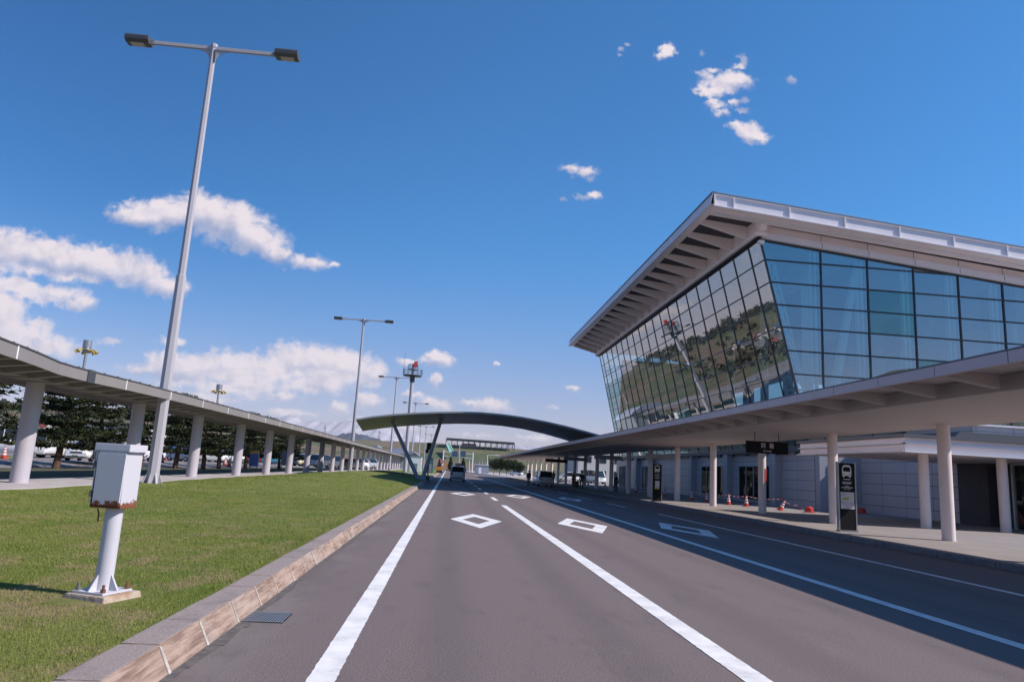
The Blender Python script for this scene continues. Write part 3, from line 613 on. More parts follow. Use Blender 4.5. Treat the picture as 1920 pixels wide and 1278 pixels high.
# interior seen through the glass
mb = MB(); mb.box(24.6, 57, 46.9, 100.2, 5.6, 6.0); build('hall_floor', mb, 'int_floor', T)
for ya, yb in ((47, 50), (60, 62.5), (70, 73.5), (81, 83), (92, 95)): build('hall_wall', MB().box(40, 40.3, ya, yb, 6, 17.2), 'int_wall', T)
build('hall_wall', MB().box(40, 40.3, 47, 100, 14.2, 17.2).box(40.31, 40.4, 47, 100, 6, 7.2), 'int_wall', T)
mb = MB(); mb.box(24, 40, 99.9, 100.2, 6, 18.2); build('hall_far_wall', mb, 'int_wall', T)
mb = MB(); mb.box(21.2, 40, 47, 100, 19.0, 19.15); build('hall_ceiling', mb, 'int_wall', T)
for k in range(7):
    y = 53 + 7.6*k; mb = MB(); mb.cyl((27.5, y, 6), (27.5, y, 19), .35, n=18); build('hall_column', mb, 'int_white', T)
mb = MB()
for x in exs[1:6]:
    for d in (.28, .62): mb.box(x-d-.07, x-d+.07, 46.75, 47.05, 5.9, min(18.2, zend(x)-.1))
build('glazing_fin', mb, 'int_white', T)
mb = MB(); mb.cyl((25.9, 47.1, 6), (28.3, 47.1, 17.4), .34, .26, n=18); mb.bar((22.3, 47.4, 15.6), (25.0, 47.6, 6.1), .12); build('raking_strut', mb, 'int_white', T)
mb = MB()   # climbing lattice just inside the glass corner
for (xo, yo) in ((0, 0), (.9, 0), (0, 1.0), (.9, 1.0)): mb.bar((gx(18)+.75+xo, 48.4+yo, 18), (gx(8)+.75+xo, 48.4+yo, 8), .13)
for k in range(11):
    z = 8.4 + .95*k
    for a, b in (((0,0),(.9,0)), ((.9,0),(.9,1)), ((.9,1),(0,1)), ((0,1),(0,0))):
        mb.bar((gx(z)+.75+a[0], 48.4+a[1], z), (gx(z)+.75+b[0], 48.4+b[1], z), .10); mb.bar((gx(z)+.75+a[0], 48.4+a[1], z), (gx(z+.9)+.75+b[0], 48.4+b[1], z+.9), .07)
build('lattice_mast', mb, 'int_white', T)
for k in range(14):
    y = 50.3 + 3.6*k; mb = MB(); h = q.uniform(1.2, 2.6); mb.box(26.2, 26.6, y, y+q.uniform(.8, 2.2), 6.0, 6.0+h); build('hall_partition', mb, q.choice(['int_white', 'int_wall', 'glass_dark']), T)
# lower storey on the street side
mb = MB(); mb.box(24.6, 25.2, 46.6, 104, .14, 4.3); build('street_wall', mb, 'wall_panel', T)
mb = MB(); mb.box(24.1, 25.0, 46.45, 104, 4.12, 4.3); mb.box(24.0, 24.3, 46.45, 104, 4.0, 4.115); build('sill_beam', mb, 'dark_steel', T)
mb = MB()
for y in np.arange(48, 103, 2.8): build('beam_clip', MB().box(23.95, 24.2, y, y+.12, 3.78, 3.995), 'dark_steel', T)
for (ya, yb, nm) in ((62.6, 68.0, 'window'), (53.2, 59.0, 'window'), (86.5, 89.5, 'entrance'), (98.8, 101.6, 'entrance')):
    mb = MB(); mb.box(24.55, 24.7, ya, yb, .2 if nm == 'entrance' else .45, 3.0); w_ = build(nm, mb, 'dark_void', T)
    mb = MB(); mb.add([(24.5, ya, .4), (24.5, yb, .4), (24.5, yb, 3.0), (24.5, ya, 3.0)], [(0,1,2,3)]); build('pane', mb, 'glass_dark', w_, face=(-1, 0, 0))
    mb = MB()
    for y in np.arange(ya, yb+.1, (yb-ya)/4): mb.box(24.44, 24.52, y-.035, y+.035, .3, 3.05)
    mb.box(24.44, 24.52, ya, yb, 3.0, 3.08); mb.box(24.44, 24.52, ya, yb, .3, .38); build('frame', mb, 'pilaster', w_)
for y in (61.0, 51.8, 70.2, 84.6, 91.3):
    mb = MB(); mb.box(24.05, 24.62, y-.45, y+.45, .14, 3.99); build('pilaster', mb, 'pilaster', T)
# low wing nearer the camera
wg = MB(); wg.box(27.5, 60, 36.8, 46.4, .14, 4.4); build('wing_wall', wg, 'wall_panel', T)
mb = MB(); mb.box(24.62, 27.5, 46.0, 46.58, .14, 4.0); build('wing_wall', mb, 'pilaster', T)
mb = MB(); mb.box(25.4, 26.9, 45.95, 46.0, .5, 3.2); w_ = build('window', mb, 'dark_void', T)
mb = MB()
for x in np.arange(25.4, 27, .3): mb.box(x-.025, x+.025, 45.9, 45.96, .45, 3.25)
build('frame', mb, 'pilaster', w_)
mb = MB(); mb.box(27.9, 60, 33, 36.75, .14, 4.0); build('entrance_recess', mb, 'dark_void', T)
mb = MB(); mb.box(27.45, 27.9, 34.6, 36.78, .14, 4.2); build('entrance_reveal', mb, 'soffit_dark', T)
for k in range(5):
    mb = MB(); y = 33.2 - 2.2*k; mb.box(27.6, 27.75, y-.05, y+.05, .14, 3.3); mb.box(27.6, 27.75, y-2.2, y, 3.2, 3.35); d_ = build('door_frame', mb, 'steel', T)
    mb = MB(); mb.add([(27.68, y-2.1, .2), (27.68, y-.05, .2), (27.68, y-.05, 3.2), (27.68, y-2.1, 3.2)], [(0,1,2,3)]); build('door_glass', mb, 'glass_door', d_, face=(-1, 0, 0))
mb = MB(); mb.box(31, 60, 40, 46.3, 4.41, 5.75); build('annex_wall', mb, 'wall_panel', T)
mb = MB(); mb.box(30.9, 60, 39.85, 46.3, 5.752, 5.86); build('annex_coping', mb, 'clad', T)
mb = MB(); mb.box(27.3, 60, 36.6, 46.45, 4.402, 4.5); build('wing_coping', mb, 'roof_metal', T)
# portico
Pt = thing('entrance_portico', 'low flat pale porch roof on round columns beside the terminal doors', 'porch', (25, 32, .146))
mb = MB(); mb.box(19.0, 46, 28.5, 37.5, 3.3, 3.9); pr_ = build('porch_roof', mb, 'clad_warm', Pt)
mb = MB(); mb.box(18.9, 46, 28.4, 28.498, 3.62, 3.7); mb.box(18.9, 46, 28.34, 28.498, 3.27, 3.33); mb.box(18.84, 18.998, 28.4, 37.6, 3.27, 3.33); mb.box(18.9, 18.998, 28.4, 37.6, 3.62, 3.66)
build('porch_trim', mb, 'sign_white', pr_)
mb = MB(); mb.box(18.85, 46.1, 28.3, 37.6, 3.902, 4.02); mb.prism([(21.5, 28.9, 4.02), (46, 28.9, 4.02), (46, 28.9, 4.3), (21.8, 28.9, 4.3)], (0, 8, 0)); build('porch_coping', mb, 'gutter_dark', pr_)
for x in (20.65, 24.3, 28.0):
    mb = MB(); mb.cyl((x, 29.75, .14), (x, 29.75, 3.3), .21, n=24); build('column', mb, 'canopy_column', Pt, smooth=True)

# ------------------------------------------------------------------ terminal kerbside canopy
K = thing('kerbside_canopy', 'long pale canopy on round columns over the pavement along the terminal', 'canopy', (14, 60, .146))
CY0, CY1 = 1.0, 152.0
mb = MB(); mb.box(12.0, 17.25, CY0, CY1, 3.9, 4.25); sf = build('soffit', mb, 'canopy', K)
mb = MB(); mb.hexa([(10.45,CY0,4.22),(12.9,CY0,4.26),(12.9,CY1,4.26),(10.45,CY1,4.22),(10.45,CY0,4.33),(17.4,CY0,4.6),(17.4,CY1,4.6),(10.45,CY1,4.33)]); rf2 = build('roof_deck', mb, 'canopy', K)
mb = MB(); y = CY0
ry = [12.35 + 2.06*k for k in range(-5, 68)]
for a, b in zip([CY0]+ry, ry+[CY1]): mb.box(10.36, 10.46, a+.012, b-.012, 4.1, 4.33)
build('fascia', mb, 'canopy_fascia', K)
mb = MB(); mb.box(10.36, 10.62, CY0, CY1, 4.332, 4.37); build('gutter', mb, 'gutter_dark', K)
mb = MB(); mb.box(17.255, 17.4, CY0, CY1, 3.95, 4.55); build('rear_fascia', mb, 'clad', K)
mb = MB(); mb.box(10.36, 17.4, CY1+.002, CY1+.1, 4.1, 4.6); build('end_fascia', mb, 'canopy_fascia', K)
for y in ry:
    if y > 150: break
    mb = MB(); mb.prism([(10.47, y-.09, 4.215), (10.47, y-.09, 4.12), (11.78, y-.09, 3.93), (11.78, y-.09, 4.24)], (0, .18, 0)); build('rib', mb, 'canopy', K)
for k in range(-1, 19):
    y = 22.4 + 6.95*k
    mb = MB(); mb.cyl((16.3, y, .14), (16.3, y, 3.905), .2, n=28); build('column', mb, 'canopy_column', K, smooth=True)

# ------------------------------------------------------------------ left covered walkway
Wk = thing('covered_walkway', 'long grey covered walkway on thick round columns behind the lawn', 'walkway', (-14, 80, .27))
WY0, WY1 = 8.0, 262.0
ex = lambda y: -12.0 + .9*sm(26, 13, y) * 1.2
ys = np.concatenate([np.linspace(WY0, 32, 25), np.linspace(34, WY1, 60)])
top = MB(); fas = MB(); gut = MB(); fj = MB(); band = MB()
def edge(y): return float(np.interp(y, [8, 15, 18.4, 20.3, 23.3, 25.5, 28, 32], [-9.2, -10.5, -11.3, -11.6, -12.3, -12.3, -12.1, -12]))
def drop(y): return -.10 - .12*sm(60, 140, y)
for a, b in zip(ys[:-1], ys[1:]):
    ea, eb = edge(a), edge(b)
    o1, o2, o3 = len(top.v), len(fas.v), len(gut.v)
    top.hexa([(-17.2,a,4.0),(ea-.06,a,4.02),(eb-.06,b,4.02),(-17.2,b,4.0),(-17.2,a,4.28),(ea-.06,a,4.22),(eb-.06,b,4.22),(-17.2,b,4.28)])
    fas.hexa([(ea-.055,a,3.86),(ea,a,3.86),(eb,b,3.86),(eb-.055,b,3.86),(ea-.055,a,4.2),(ea,a,4.22),(eb,b,4.22),(eb-.055,b,4.2)])
    gut.hexa([(ea-.2,a,4.222),(ea+.03,a,4.222),(eb+.03,b,4.222),(eb-.2,b,4.222),(ea-.2,a,4.255),(ea+.03,a,4.255),(eb+.03,b,4.255),(eb-.2,b,4.255)])
    for mm, oo in ((fas, o2), (gut, o3)): mm.v[oo:] = [(x, y, z + drop(y)) for x, y, z in mm.v[oo:]]
    top.v[o1:] = [(x, y, z + drop(y)*(x > -15)) for x, y, z in top.v[o1:]]
M['walk_paint'] = mat('walkway_paint', (.235, .21, .205), .55, var=.05, vscale=.7)
build('roof', top, 'walk_paint', Wk); build('fascia', fas, 'walk_paint', Wk); build('gutter', gut, 'gutter_dark', Wk)
for y in np.arange(11.5, 150, 4.0): fj.box(edge(y)-.01, edge(y)+.012, y-.03, y+.03, 3.86+drop(y), 4.218+drop(y))
build('fascia_joint', fj, 'clad', Wk)
band.box(edge(25.2)-.05, edge(25.2)+.035, 24.9, 25.4, 3.74, 4.17); build('downpipe_cover', band, 'blue_sheet' if False else 'dark_steel', Wk)
mb = MB()
mb.add([], [])
for y in np.arange(10, 100, .85): mb.box(edge(y)-.13, edge(y)-.07, y, y+.06, 4.25+drop(y), 4.30+drop(y))
for a, b in zip(ys[:-1], ys[1:]):
    if b < 100: mb.bar((edge(a)-.1, a, 4.262+drop(a)), (edge(b)-.1, b, 4.262+drop(b)), .03)
build('snow_clip', mb, 'dark_steel', Wk)
y = 9.3; n_ = 0
while y < 200 and n_ < 92:
    mb = MB(); mb.prism([(edge(y)-.1, y-.1, 3.93), (edge(y)-.1, y-.1, 3.84), (-13.5, y-.1, 3.66), (-16.0, y-.1, 3.66), (-17.1, y-.1, 3.90), (-17.1, y-.1, 3.98)], (0, .2, 0)); build('rib', mb, 'walk_paint', Wk); y += 1.34 if y < 110 else 4; n_ += 1
mb = MB(); mb.box(-14.6, -13.6, WY0, WY1, 3.70, 3.90); build('spine_beam', mb, 'walk_paint', Wk)
for k in range(30):
    y = 26.0 + 7.98*k
    if y > 260: break
    mb = MB(); xc = -14.5 if k == 0 else (-14.3 if k < 3 else -14.15); mb.cyl((xc, y, .26), (xc, y, 3.71), .285, n=32 if y < 80 else 18); build('column', mb, 'column_paint', Wk, smooth=True)
mb = MB(); mb.prism([(-13.2, 128, 4.3), (-12.6, 128, 4.3), (-12.7, 128, 4.75), (-13.1, 128, 4.75)], (0, 9, 0)); build('skylight', mb, 'steel', Wk)

# ------------------------------------------------------------------ arched road canopy with V strut
A = thing('arched_road_canopy', 'dark curved steel arch roof spanning the road on a slanted V strut', 'arch', (-2.6, 72, .3))
prof_f = [at(px, py, 66) for px, py in [(668,785),(700,780),(740,776),(780,773.5),(820,772),(860,771.5),(900,772.5),(940,776),(980,781.5),(1020,789),(1060,798),(1100,808.5),(1130,817)]]
prof_r = [at(px, py, 80.5) for px, py in [(680,808),(710,803.5),(740,800),(780,797),(820,795),(860,794),(900,795),(940,798),(980,804),(1020,813),(1055,823),(1090,834.5),(1120,844)]]
fr = [(p.x, p.z) for p in prof_f]; re_ = [(p.x, p.z) for p in prof_r]
mb = MB(); tp = MB(); n = len(fr)
loops = [[(a[0], 66, a[1]-.16), (b[0], 80.5, b[1]), (b[0], 80.5, b[1]+.5), (a[0], 66.02, a[1]-.02)] for a, b in zip(fr, re_)]
M['arch'] = mat('arch_cladding', (.21, .225, .255), .42, var=.1, vscale=.6, stretch=(1, .2, 1)); M['arch_edge'] = mat('arch_edge', (.33, .34, .36), .4)
build('roof_shell', mb.loft(loops), 'arch', A, smooth=True)
mb = MB(); mb.loft([[(a[0], 65.9, a[1]-.13), (a[0], 66.1, a[1]-.13), (a[0], 66.1, a[1]+.02), (a[0], 65.9, a[1]+.02)] for a in fr]); build('edge_trim', mb, 'arch_edge', A)
M['strut'] = mat('strut_paint', (.27, .32, .41), .4, var=.06)
f0 = Vector((-2.62, 72, .1))
for tx, lab in ((-5.95, 0), (-.95, 1)):
    tz = np.interp(tx, [a[0]*.6+b[0]*.4 for a, b in zip(fr, re_)], [a[1]*.6+b[1]*.4 for a, b in zip(fr, re_)])
    mb = MB(); mb.cyl(f0 + Vector((-.14 if lab == 0 else .14, 0, 0)), (tx, 72.3, tz+.05), .20, .165, n=20); build('strut', mb, 'strut', A, smooth=True)
mb = MB(); mb.box(-3.1, -2.15, 71.5, 72.5, .0, .42); build('footing', mb, 'strut', A, bevel=.03)
mb = MB(); mb.cyl((13.6, 72.5, 4.4), (13.9, 72.5, 5.6), .3, .4, n=14); build('stub_support', mb, 'strut', A, smooth=True)

# ------------------------------------------------------------------ street lamps
def make_lamp():
    t = thing('street_lamp', 'tall tapering double armed street lamp standing on the lawn beside the electrical cabinet', 'street lamp', (0, 0, 0), 0, 'double armed street lamps along the lawn')
    mb = MB(); n = 8
    mb.lathe([(.26, 0), (.22, 9.0), (.175, 9.02), (.135, 20.0), (.16, 20.02), (.16, 20.2), (.06, 20.26)], n=n); build('pole', mb, 'pole_paint', t, world=False)
    mb = MB()
    for k in range(8):
        a = math.pi/4*k; d = Vector((math.cos(a), math.sin(a), 0)); s_ = Vector((-math.sin(a), math.cos(a), 0))*.02
        mb.prism([d*.2 + s_*-1, d*.44 + s_*-1, d*.2 + Vector((0, 0, .62)) - s_], s_*2)
    mb.box(-.5, .5, -.5, .5, -.05, .03); build('base_plate', mb, 'pole_paint', t, world=False)
    mb = MB(); mb.bar((-3.0, 0, 20.), (3.0, 0, 20.), .14, .16)
    for s_ in (-1, 1): mb.prism([(s_*.1, -.03, 19.92), (s_*.75, -.03, 19.92), (s_*.3, -.03, 19.75), (s_*.1, -.03, 19.4)], (0, .06, 0))
    build('arm', mb, 'pole_paint', t, world=False)
    for s_ in (-1, 1):
        mb = MB(); prof = [(-.36, .10), (-.30, .18), (.30, .18), (.36, .10), (.34, -.06), (.2, -.16), (-.2, -.16), (-.34, -.06)]
        mb.prism([(s_*2.85, a, 20.+b) for a, b in prof], (s_*1.05, 0, 0)); h = build('lamp_head', mb, 'lamp_dark', t, world=False, bevel=.02)
        mb = MB(); mb.box(*sorted((s_*3.1, s_*3.7)), -.17, .17, 19.82, 19.84); build('lens', mb, 'lens', h, world=False)
        mb = MB(); mb.box(*sorted((s_*2.7, s_*2.9)), -.07, .07, 19.9, 20.1); build('socket', mb, 'pole_paint', h, world=False)
    mb = MB(); mb.cyl((.14, -.1, 19.25), (.13, -.12, 19.9), .03, n=6); build('cable', mb, 'dark_steel', t, world=False)
    return t
l0 = make_lamp(); l0.location = (-12.25, 31.4, .2)
l0['label'] = 'nearest and largest double armed street lamp, left of the road behind the electrical cabinet'
lamp_lab = ['second double armed street lamp, standing in front of the covered walkway', 'third double armed street lamp, just left of the radar mast behind the dark arch', 'fourth double armed street lamp, its arms crossing the radar mast above the arch', 'lamp seen as a bare pole between the V struts, arms hidden by the arch', 'higher of the two small far lamps seen whole between the V struts', 'lower of the two small far lamps seen whole between the V struts']
for i, (x, y) in enumerate([(-12.5, 94), (-12.5, 156), (-11.1, 218), (-11.6, 281), (-11.7, 346), (-11.2, 432)]):
    dup(l0, (x, y, .15 if i > 1 else .2), lamp_lab[i])

# ------------------------------------------------------------------ electrical cabinet on a post
C = thing('electrical_cabinet', 'white metal electrical cabinet with a rusty lower rim on a round post', 'cabinet', (-3.22, 7.45, .2))
def rotz(mb, c, a):
    ca, sa = math.cos(a), math.sin(a); mb.v = [(c[0] + (x-c[0])*ca - (y-c[1])*sa, c[1] + (x-c[0])*sa + (y-c[1])*ca, z) for x, y, z in mb.v]; return mb
cc = (-3.24, 7.45); ra = R(-9)
mb = MB(); mb.hexa([(cc[0]-.155,cc[1]-.13,1.03),(cc[0]+.155,cc[1]-.13,1.03),(cc[0]+.155,cc[1]+.13,1.03),(cc[0]-.155,cc[1]+.13,1.03),(cc[0]-.165,cc[1]-.14,1.57),(cc[0]+.145,cc[1]-.14,1.57),(cc[0]+.145,cc[1]+.14,1.57),(cc[0]-.165,cc[1]+.14,1.57)])
cb = build('cabinet', rotz(mb, cc, ra), 'cabinet', C, bevel=.006)
mb = MB(); mb.box(cc[0]-.18, cc[0]+.18, cc[1]-.15, cc[1]+.15, 1.572, 1.645); build('lid', rotz(mb, cc, ra), 'white_paint', C, bevel=.008)
mb = MB(); mb.hexa([(cc[0]-.125,cc[1]-.147,1.055),(cc[0]+.145,cc[1]-.147,1.055),(cc[0]+.145,cc[1]-.131,1.055),(cc[0]-.125,cc[1]-.131,1.055),(cc[0]-.13,cc[1]-.157,1.55),(cc[0]+.155,cc[1]-.157,1.55),(cc[0]+.155,cc[1]-.141,1.55),(cc[0]-.13,cc[1]-.141,1.55)])
build('door', rotz(mb, cc, ra), 'cabinet', C, bevel=.003)
for zz in (1.16, 1.44): build('hinge', rotz(MB().box(cc[0]-.168, cc[0]-.15, cc[1]-.15, cc[1]-.132, zz-.03, zz+.03), cc, ra), 'bolt_grey', C)
build('door_seam', rotz(MB().box(cc[0]-.140, cc[0]-.128, cc[1]-.146, cc[1]-.128, 1.05, 1.56), cc, ra), 'dark_void', C)
mb = MB(); mb.cyl((-3.22, 7.45, .26), (-3.22, 7.45, 1.04), .08, n=32); build('post', mb, 'white_paint', C, smooth=True)
mb = MB(); mb.box(-3.40, -3.04, 7.27, 7.63, .245, .265); build('base_plate', rotz(mb, (-3.22, 7.45), R(-20)), 'white_paint', C, bevel=.004)
for k in range(4):
    a = R(-20) + math.pi/2*k + (0); d = Vector((math.cos(a), math.sin(a), 0)); s_ = Vector((-math.sin(a), math.cos(a), 0))*.006; c0 = Vector((-3.22, 7.45, .265))
    mb = MB(); mb.prism([c0 + d*.07 - s_, c0 + d*.175 - s_, c0 + d*.165 - s_ + Vector((0, 0, .015)), c0 + d*.07 - s_ + Vector((0, 0, .16))], s_*2); build('gusset', mb, 'white_paint', C)
    a += math.pi/4; p = c0 + Vector((math.cos(a), math.sin(a), 0))*.205
    mb = MB(); mb.cyl(p, p + Vector((0, 0, .03)), .026, n=6); mb.cyl(p + Vector((0, 0, .03)), p + Vector((0, 0, .07)), .014, n=8); build('anchor_bolt', mb, 'rust' if k in (0, 3) else 'bolt_grey', C)
mb = MB(); q = random.Random(2); n = 5
def fz(): return q.uniform(-.012, .012)
mb.hexa([(-3.48+fz(),7.21,.1),(-2.94+fz(),7.19,.1),(-2.96+fz(),7.72,.1),(-3.47,7.70,.1),(-3.44,7.235,.243),(-2.98,7.225,.244),(-2.99,7.69,.243),(-3.44,7.68,.244)]); build('footing', rotz(mb, (-3.22, 7.45), R(-20)), 'concrete', C, bevel=.02)
mb = MB(); mb.tube([(-3.32,7.36,.9),(-3.315,7.345,.98),(-3.33,7.34,1.02)], [.008,.008,.008], 6); build('cable_clip', mb, 'rust', C)

# drain grate at the kerb
D = thing('drain_grate', 'rectangular steel drain grate in the asphalt against the left kerb', 'drain', (-1.62, 7.9, 0))
mb = MB(); mb.box(-1.905, -1.51, 7.53, 7.98, .004, .008); build('pit', mb, 'dark_void', D)
mb = MB(); mb.box(-1.905, -1.51, 7.53, 7.55, .0085, .014); mb.box(-1.905, -1.51, 7.96, 7.98, .0085, .014)
for k in range(14): x = -1.90 + .0279*k; mb.box(x, x+.0125, 7.55, 7.96, .0085, .013)
build('bars', mb, 'steel', D)

# ------------------------------------------------------------------ radar mast
Rm = thing('radar_mast', 'tall round mast with a railed platform and a red radar on top', 'mast', (-8.6, 147, .1))
mb = MB(); mb.cyl((-8.6, 147, 0), (-8.6, 147, 10), .42, .40, n=24); mb.cyl((-8.6, 147, 10), (-8.6, 147, 19.6), .40, .36, n=24); build('pole', mb, 'pole_paint', Rm, smooth=True)
mb = MB(); mb.lathe([(.5, 0), (1.9, .1), (1.95, .3), (.5, .32)], (-8.6, 147, 19.5), 12); mb.cyl((-8.6, 147, 18.4), (-8.6, 147, 19.5), .5, n=12); build('platform', mb, 'dark_steel', Rm)
mb = MB()
for k in range(12):
    a0, a1 = 2*math.pi*k/12, 2*math.pi*(k+1)/12; p = lambda a, r, z: (-8.6 + r*math.cos(a), 147 + r*math.sin(a), z)
    mb.bar(p(a0, 2.0, 19.8), p(a0, 2.0, 21.0), .06)
    for z in (20.2, 20.6, 21.0): mb.bar(p(a0, 2.0, z), p(a1, 2.0, z), .05)
    mb.bar(p(a0, 1.0, 21.0), p(a0, 1.0, 22.0), .05); mb.bar(p(a0, 1.0, 22.0), p(a1, 1.0, 22.0), .05)
build('railing', mb, 'dark_steel', Rm)
mb = MB(); mb.cyl((-8.6, 147, 19.8), (-8.6, 147, 21.6), .3, n=12); mb.lathe([(1.05, 0), (1.05, .1)], (-8.6, 147, 20.95), 12); build('pedestal', mb, 'steel', Rm)
mb = MB(); mb.prism([(-8.55, 146.6, 21.5), (-7.75, 146.6, 21.55), (-7.7, 146.6, 22.75), (-8.45, 146.6, 22.7)], (0, .5, 0)); mb.box(-8.85, -8.5, 146.7, 147.1, 21.6, 22.2); build('radar_head', mb, 'radar_red', Rm, bevel=.08)
mb = MB(); mb.cyl((-10.5, 147, 19.8), (-10.5, 147, 24.6), .035, .02, n=6); build('whip_aerial', mb, 'dark_steel', Rm)

# ------------------------------------------------------------------ parking lot masts with yellow floodlights
def make_mast():
    t = thing('floodlight_mast', 'nearer parking lot mast with a grey drum and yellow floodlights', 'light mast', (0, 0, 0), 0, 'parking lot floodlight masts')
    mb = MB(); mb.cyl((0, 0, 0), (0, 0, 13.2), .22, .16, n=16); build('pole', mb, 'steel', t, world=False, smooth=True)
    mb = MB(); mb.cyl((0, 0, 13.35), (0, 0, 14.3), .50, n=24); build('drum', mb, 'steel', t, world=False, smooth=True)
    mb = MB(); mb.lathe([(.5, 0), (.55, .12), (.5, .24), (.25, .3)], (0, 0, 13.05), 20); build('ring', mb, 'steel', t, world=False)
    for k in range(6):
        a = math.pi/3*k + .2; d = Vector((math.cos(a), math.sin(a), 0)); mb = MB(); mb.bar(d*.4 + Vector((0, 0, 13.2)), d*1.0 + Vector((0, 0, 13.15)), .1); mb.cyl(d*.85 + Vector((0, 0, 13.15)), d*1.2 + Vector((0, 0, 12.8)), .13, .24, n=10); build('floodlight', mb, 'yellow', t, world=False)
    return t
fm = make_mast(); p = at(165, 640, 90); fm.location = (p.x, 90, .1)
p = at(411, 727, 130); dup(fm, (p.x, 130, -.9+.4), 'farther parking lot mast with yellow floodlights, beyond the first street lamp')
# ------------------------------------------------------------------ pine trees
def pine_meshes(seed, H, crown0=1.5, spread=3.1, clumps=1.0):
    q = random.Random(seed); tr = MB(); pts = []; rs_ = []
    for i in range(9):
        t = i/8; pts.append((.12*math.sin(3*t+seed), .10*math.sin(2.3*t+2*seed), H*t*.97)); rs_.append(.19*(1-t)**.8 + .025)
    tr.tube(pts, rs_, 8); V = []; Fc = []
    z = crown0
    while z < H*.99:
        t = (z - crown0)/(H - crown0); L_ = spread*(1 - t)**.65*(.75 + .25*math.sin(t*9+seed)) + .25
        nb = q.randint(5, 7); a0 = q.uniform(0, 6.28)
        for b in range(nb):
            a = a0 + 2*math.pi*b/nb + q.uniform(-.35, .35); l = L_*q.uniform(.65, 1.15); rise = q.uniform(-.02, .22) + .25*t
            p0 = Vector((pts[0][0]*0, 0, z)); d = Vector((math.cos(a), math.sin(a), rise)); tip = p0 + d*l
            tr.tube([p0, p0 + d*l*.5 + Vector((0, 0, -.05*l)), tip], [.035*(1-t)+.012, .025*(1-t)+.008, .006], 4)
            k = max(5, int(l*15*clumps))
            for c_ in range(k):
                s_ = (.22 + .78*(c_+q.random())/k); c0 = p0 + d*l*s_ + Vector((0, 0, -.05*l*math.sin(math.pi*s_))) + Vector((q.gauss(0, .16+.12*s_), q.gauss(0, .16+.12*s_), q.gauss(.05, .05)))
                for u in range(7):
                    e = Vector((q.gauss(0, 1), q.gauss(0, 1), q.gauss(.35, .55))).normalized(); f_ = e.cross(Vector((q.gauss(0,1), q.gauss(0,1), q.gauss(0,1)))).normalized()
                    ln = q.uniform(.16, .34); wd = q.uniform(.045, .085); o_ = len(V); b0 = c0 - e*.04
                    V += [b0 - f_*wd*.5, b0 + f_*wd*.5, b0 + e*ln + f_*wd*.35, b0 + e*ln*1.05 - f_*wd*.35]; Fc.append((o_, o_+1, o_+2, o_+3))
        z += q.uniform(.40, .62)
    return tr, V, Fc
pines = []
for s_, H_ in ((1, 6.2), (2, 5.4), (3, 6.8)):
    tr, V, Fc = pine_meshes(s_, H_)
    t = thing('pine_tree', 'dark layered pine tree', 'tree', (0, 0, 0), 0, 'pines between the walkway and the parking lot')
    build('trunk', tr, 'bark', t, smooth=True); raw('crown', [tuple(v) for v in V], Fc, 'pine', t); pines.append(t)
spots = [(-23.6, 30.5), (-23.9, 38.0), (-23.4, 45.5), (-23.1, 49.6), (-22.9, 55.6), (-22.8, 62.8), (-22.0, 67.0), (-22.6, 73.2), (-21.6, 79.3), (-20.9, 84.5), (-21.0, 91.8), (-21.5, 101.0)]
plab = ['pine cut by the left edge of the photo, left of the first walkway column', 'dense pine filling the gap just left of the first walkway column', 'pine with a leaning reddish trunk between the first column and the white sedan', 'pine with its trunk in front of the white sedan', 'pine partly hidden behind the electrical cabinet and second walkway column', 'pine seen right of the first lamp pole, before the third walkway column', 'pine directly behind the third walkway column', 'pine between the third and fourth walkway columns', 'pine directly behind the fourth walkway column', 'pine between the fourth and fifth walkway columns', 'pine between the fifth and sixth walkway columns', 'last and farthest pine of the row, at the sixth walkway column']
for i, (x, y) in enumerate(spots):
    b = pines[i % 3]; o = b if i < 3 else copy_tree(b); o.location = (x, y, .2); o.rotation_euler = (0, 0, i*1.9); s_ = [1, 1.05, .95, .9, 1.02, 1.0, .92, 1.04, .96, 1.0, .94, .9][i]; o.scale = (s_*1.05, s_*1.05, s_*.95); o['label'] = plab[i]

# small spruces and round trees before the hill
def spruce(seed, H, m='spruce', round_=False):
    q = random.Random(seed); tr = MB().tube([(0,0,0),(0,0,H*.5),(0,0,H*.96)], [.02*H, .014*H, .004*H], 6); V = []; Fc = []
    for i in range(1500):
        if round_:
            u = q.uniform(-1, 1); a = q.uniform(0, 6.28); rr = q.random()**.4; lump = 1 + .28*math.sin(3*a+seed)*math.sin(4*u+seed); p = Vector((math.cos(a)*math.sqrt(1-u*u)*.38*H*rr*lump, math.sin(a)*math.sqrt(1-u*u)*.38*H*rr*lump, H*.64 + u*.33*H*rr*lump))
        else:
            t = q.random()**.7; a = q.uniform(0, 6.28); tier = .75 + .35*((t*9) % 1); r_ = .26*H*(t)*tier*q.random()**.4; p = Vector((math.cos(a)*r_, math.sin(a)*r_, H*(1 - t*.93)))
        e = Vector((q.gauss(0,1), q.gauss(0,1), q.gauss(-.2 if not round_ else .2,.6))).normalized(); f_ = e.cross(Vector((q.gauss(0,1), q.gauss(0,1), q.gauss(0,1)))).normalized(); s_ = H*q.uniform(.025, .06); o_ = len(V)
        V += [p - f_*s_*.4, p + f_*s_*.4, p + e*s_*1.3 + f_*s_*.3, p + e*s_*1.3 - f_*s_*.3]; Fc.append((o_, o_+1, o_+2, o_+3))
    return tr, V, Fc
tr, V, Fc = spruce(5, 10); s0 = thing('spruce_tree', 'x', 'tree', (0, 0, 0), 0, 'small spruces at the foot of the hill'); build('trunk', tr, 'bark', s0); raw('crown', [tuple(v) for v in V], Fc, 'spruce', s0)
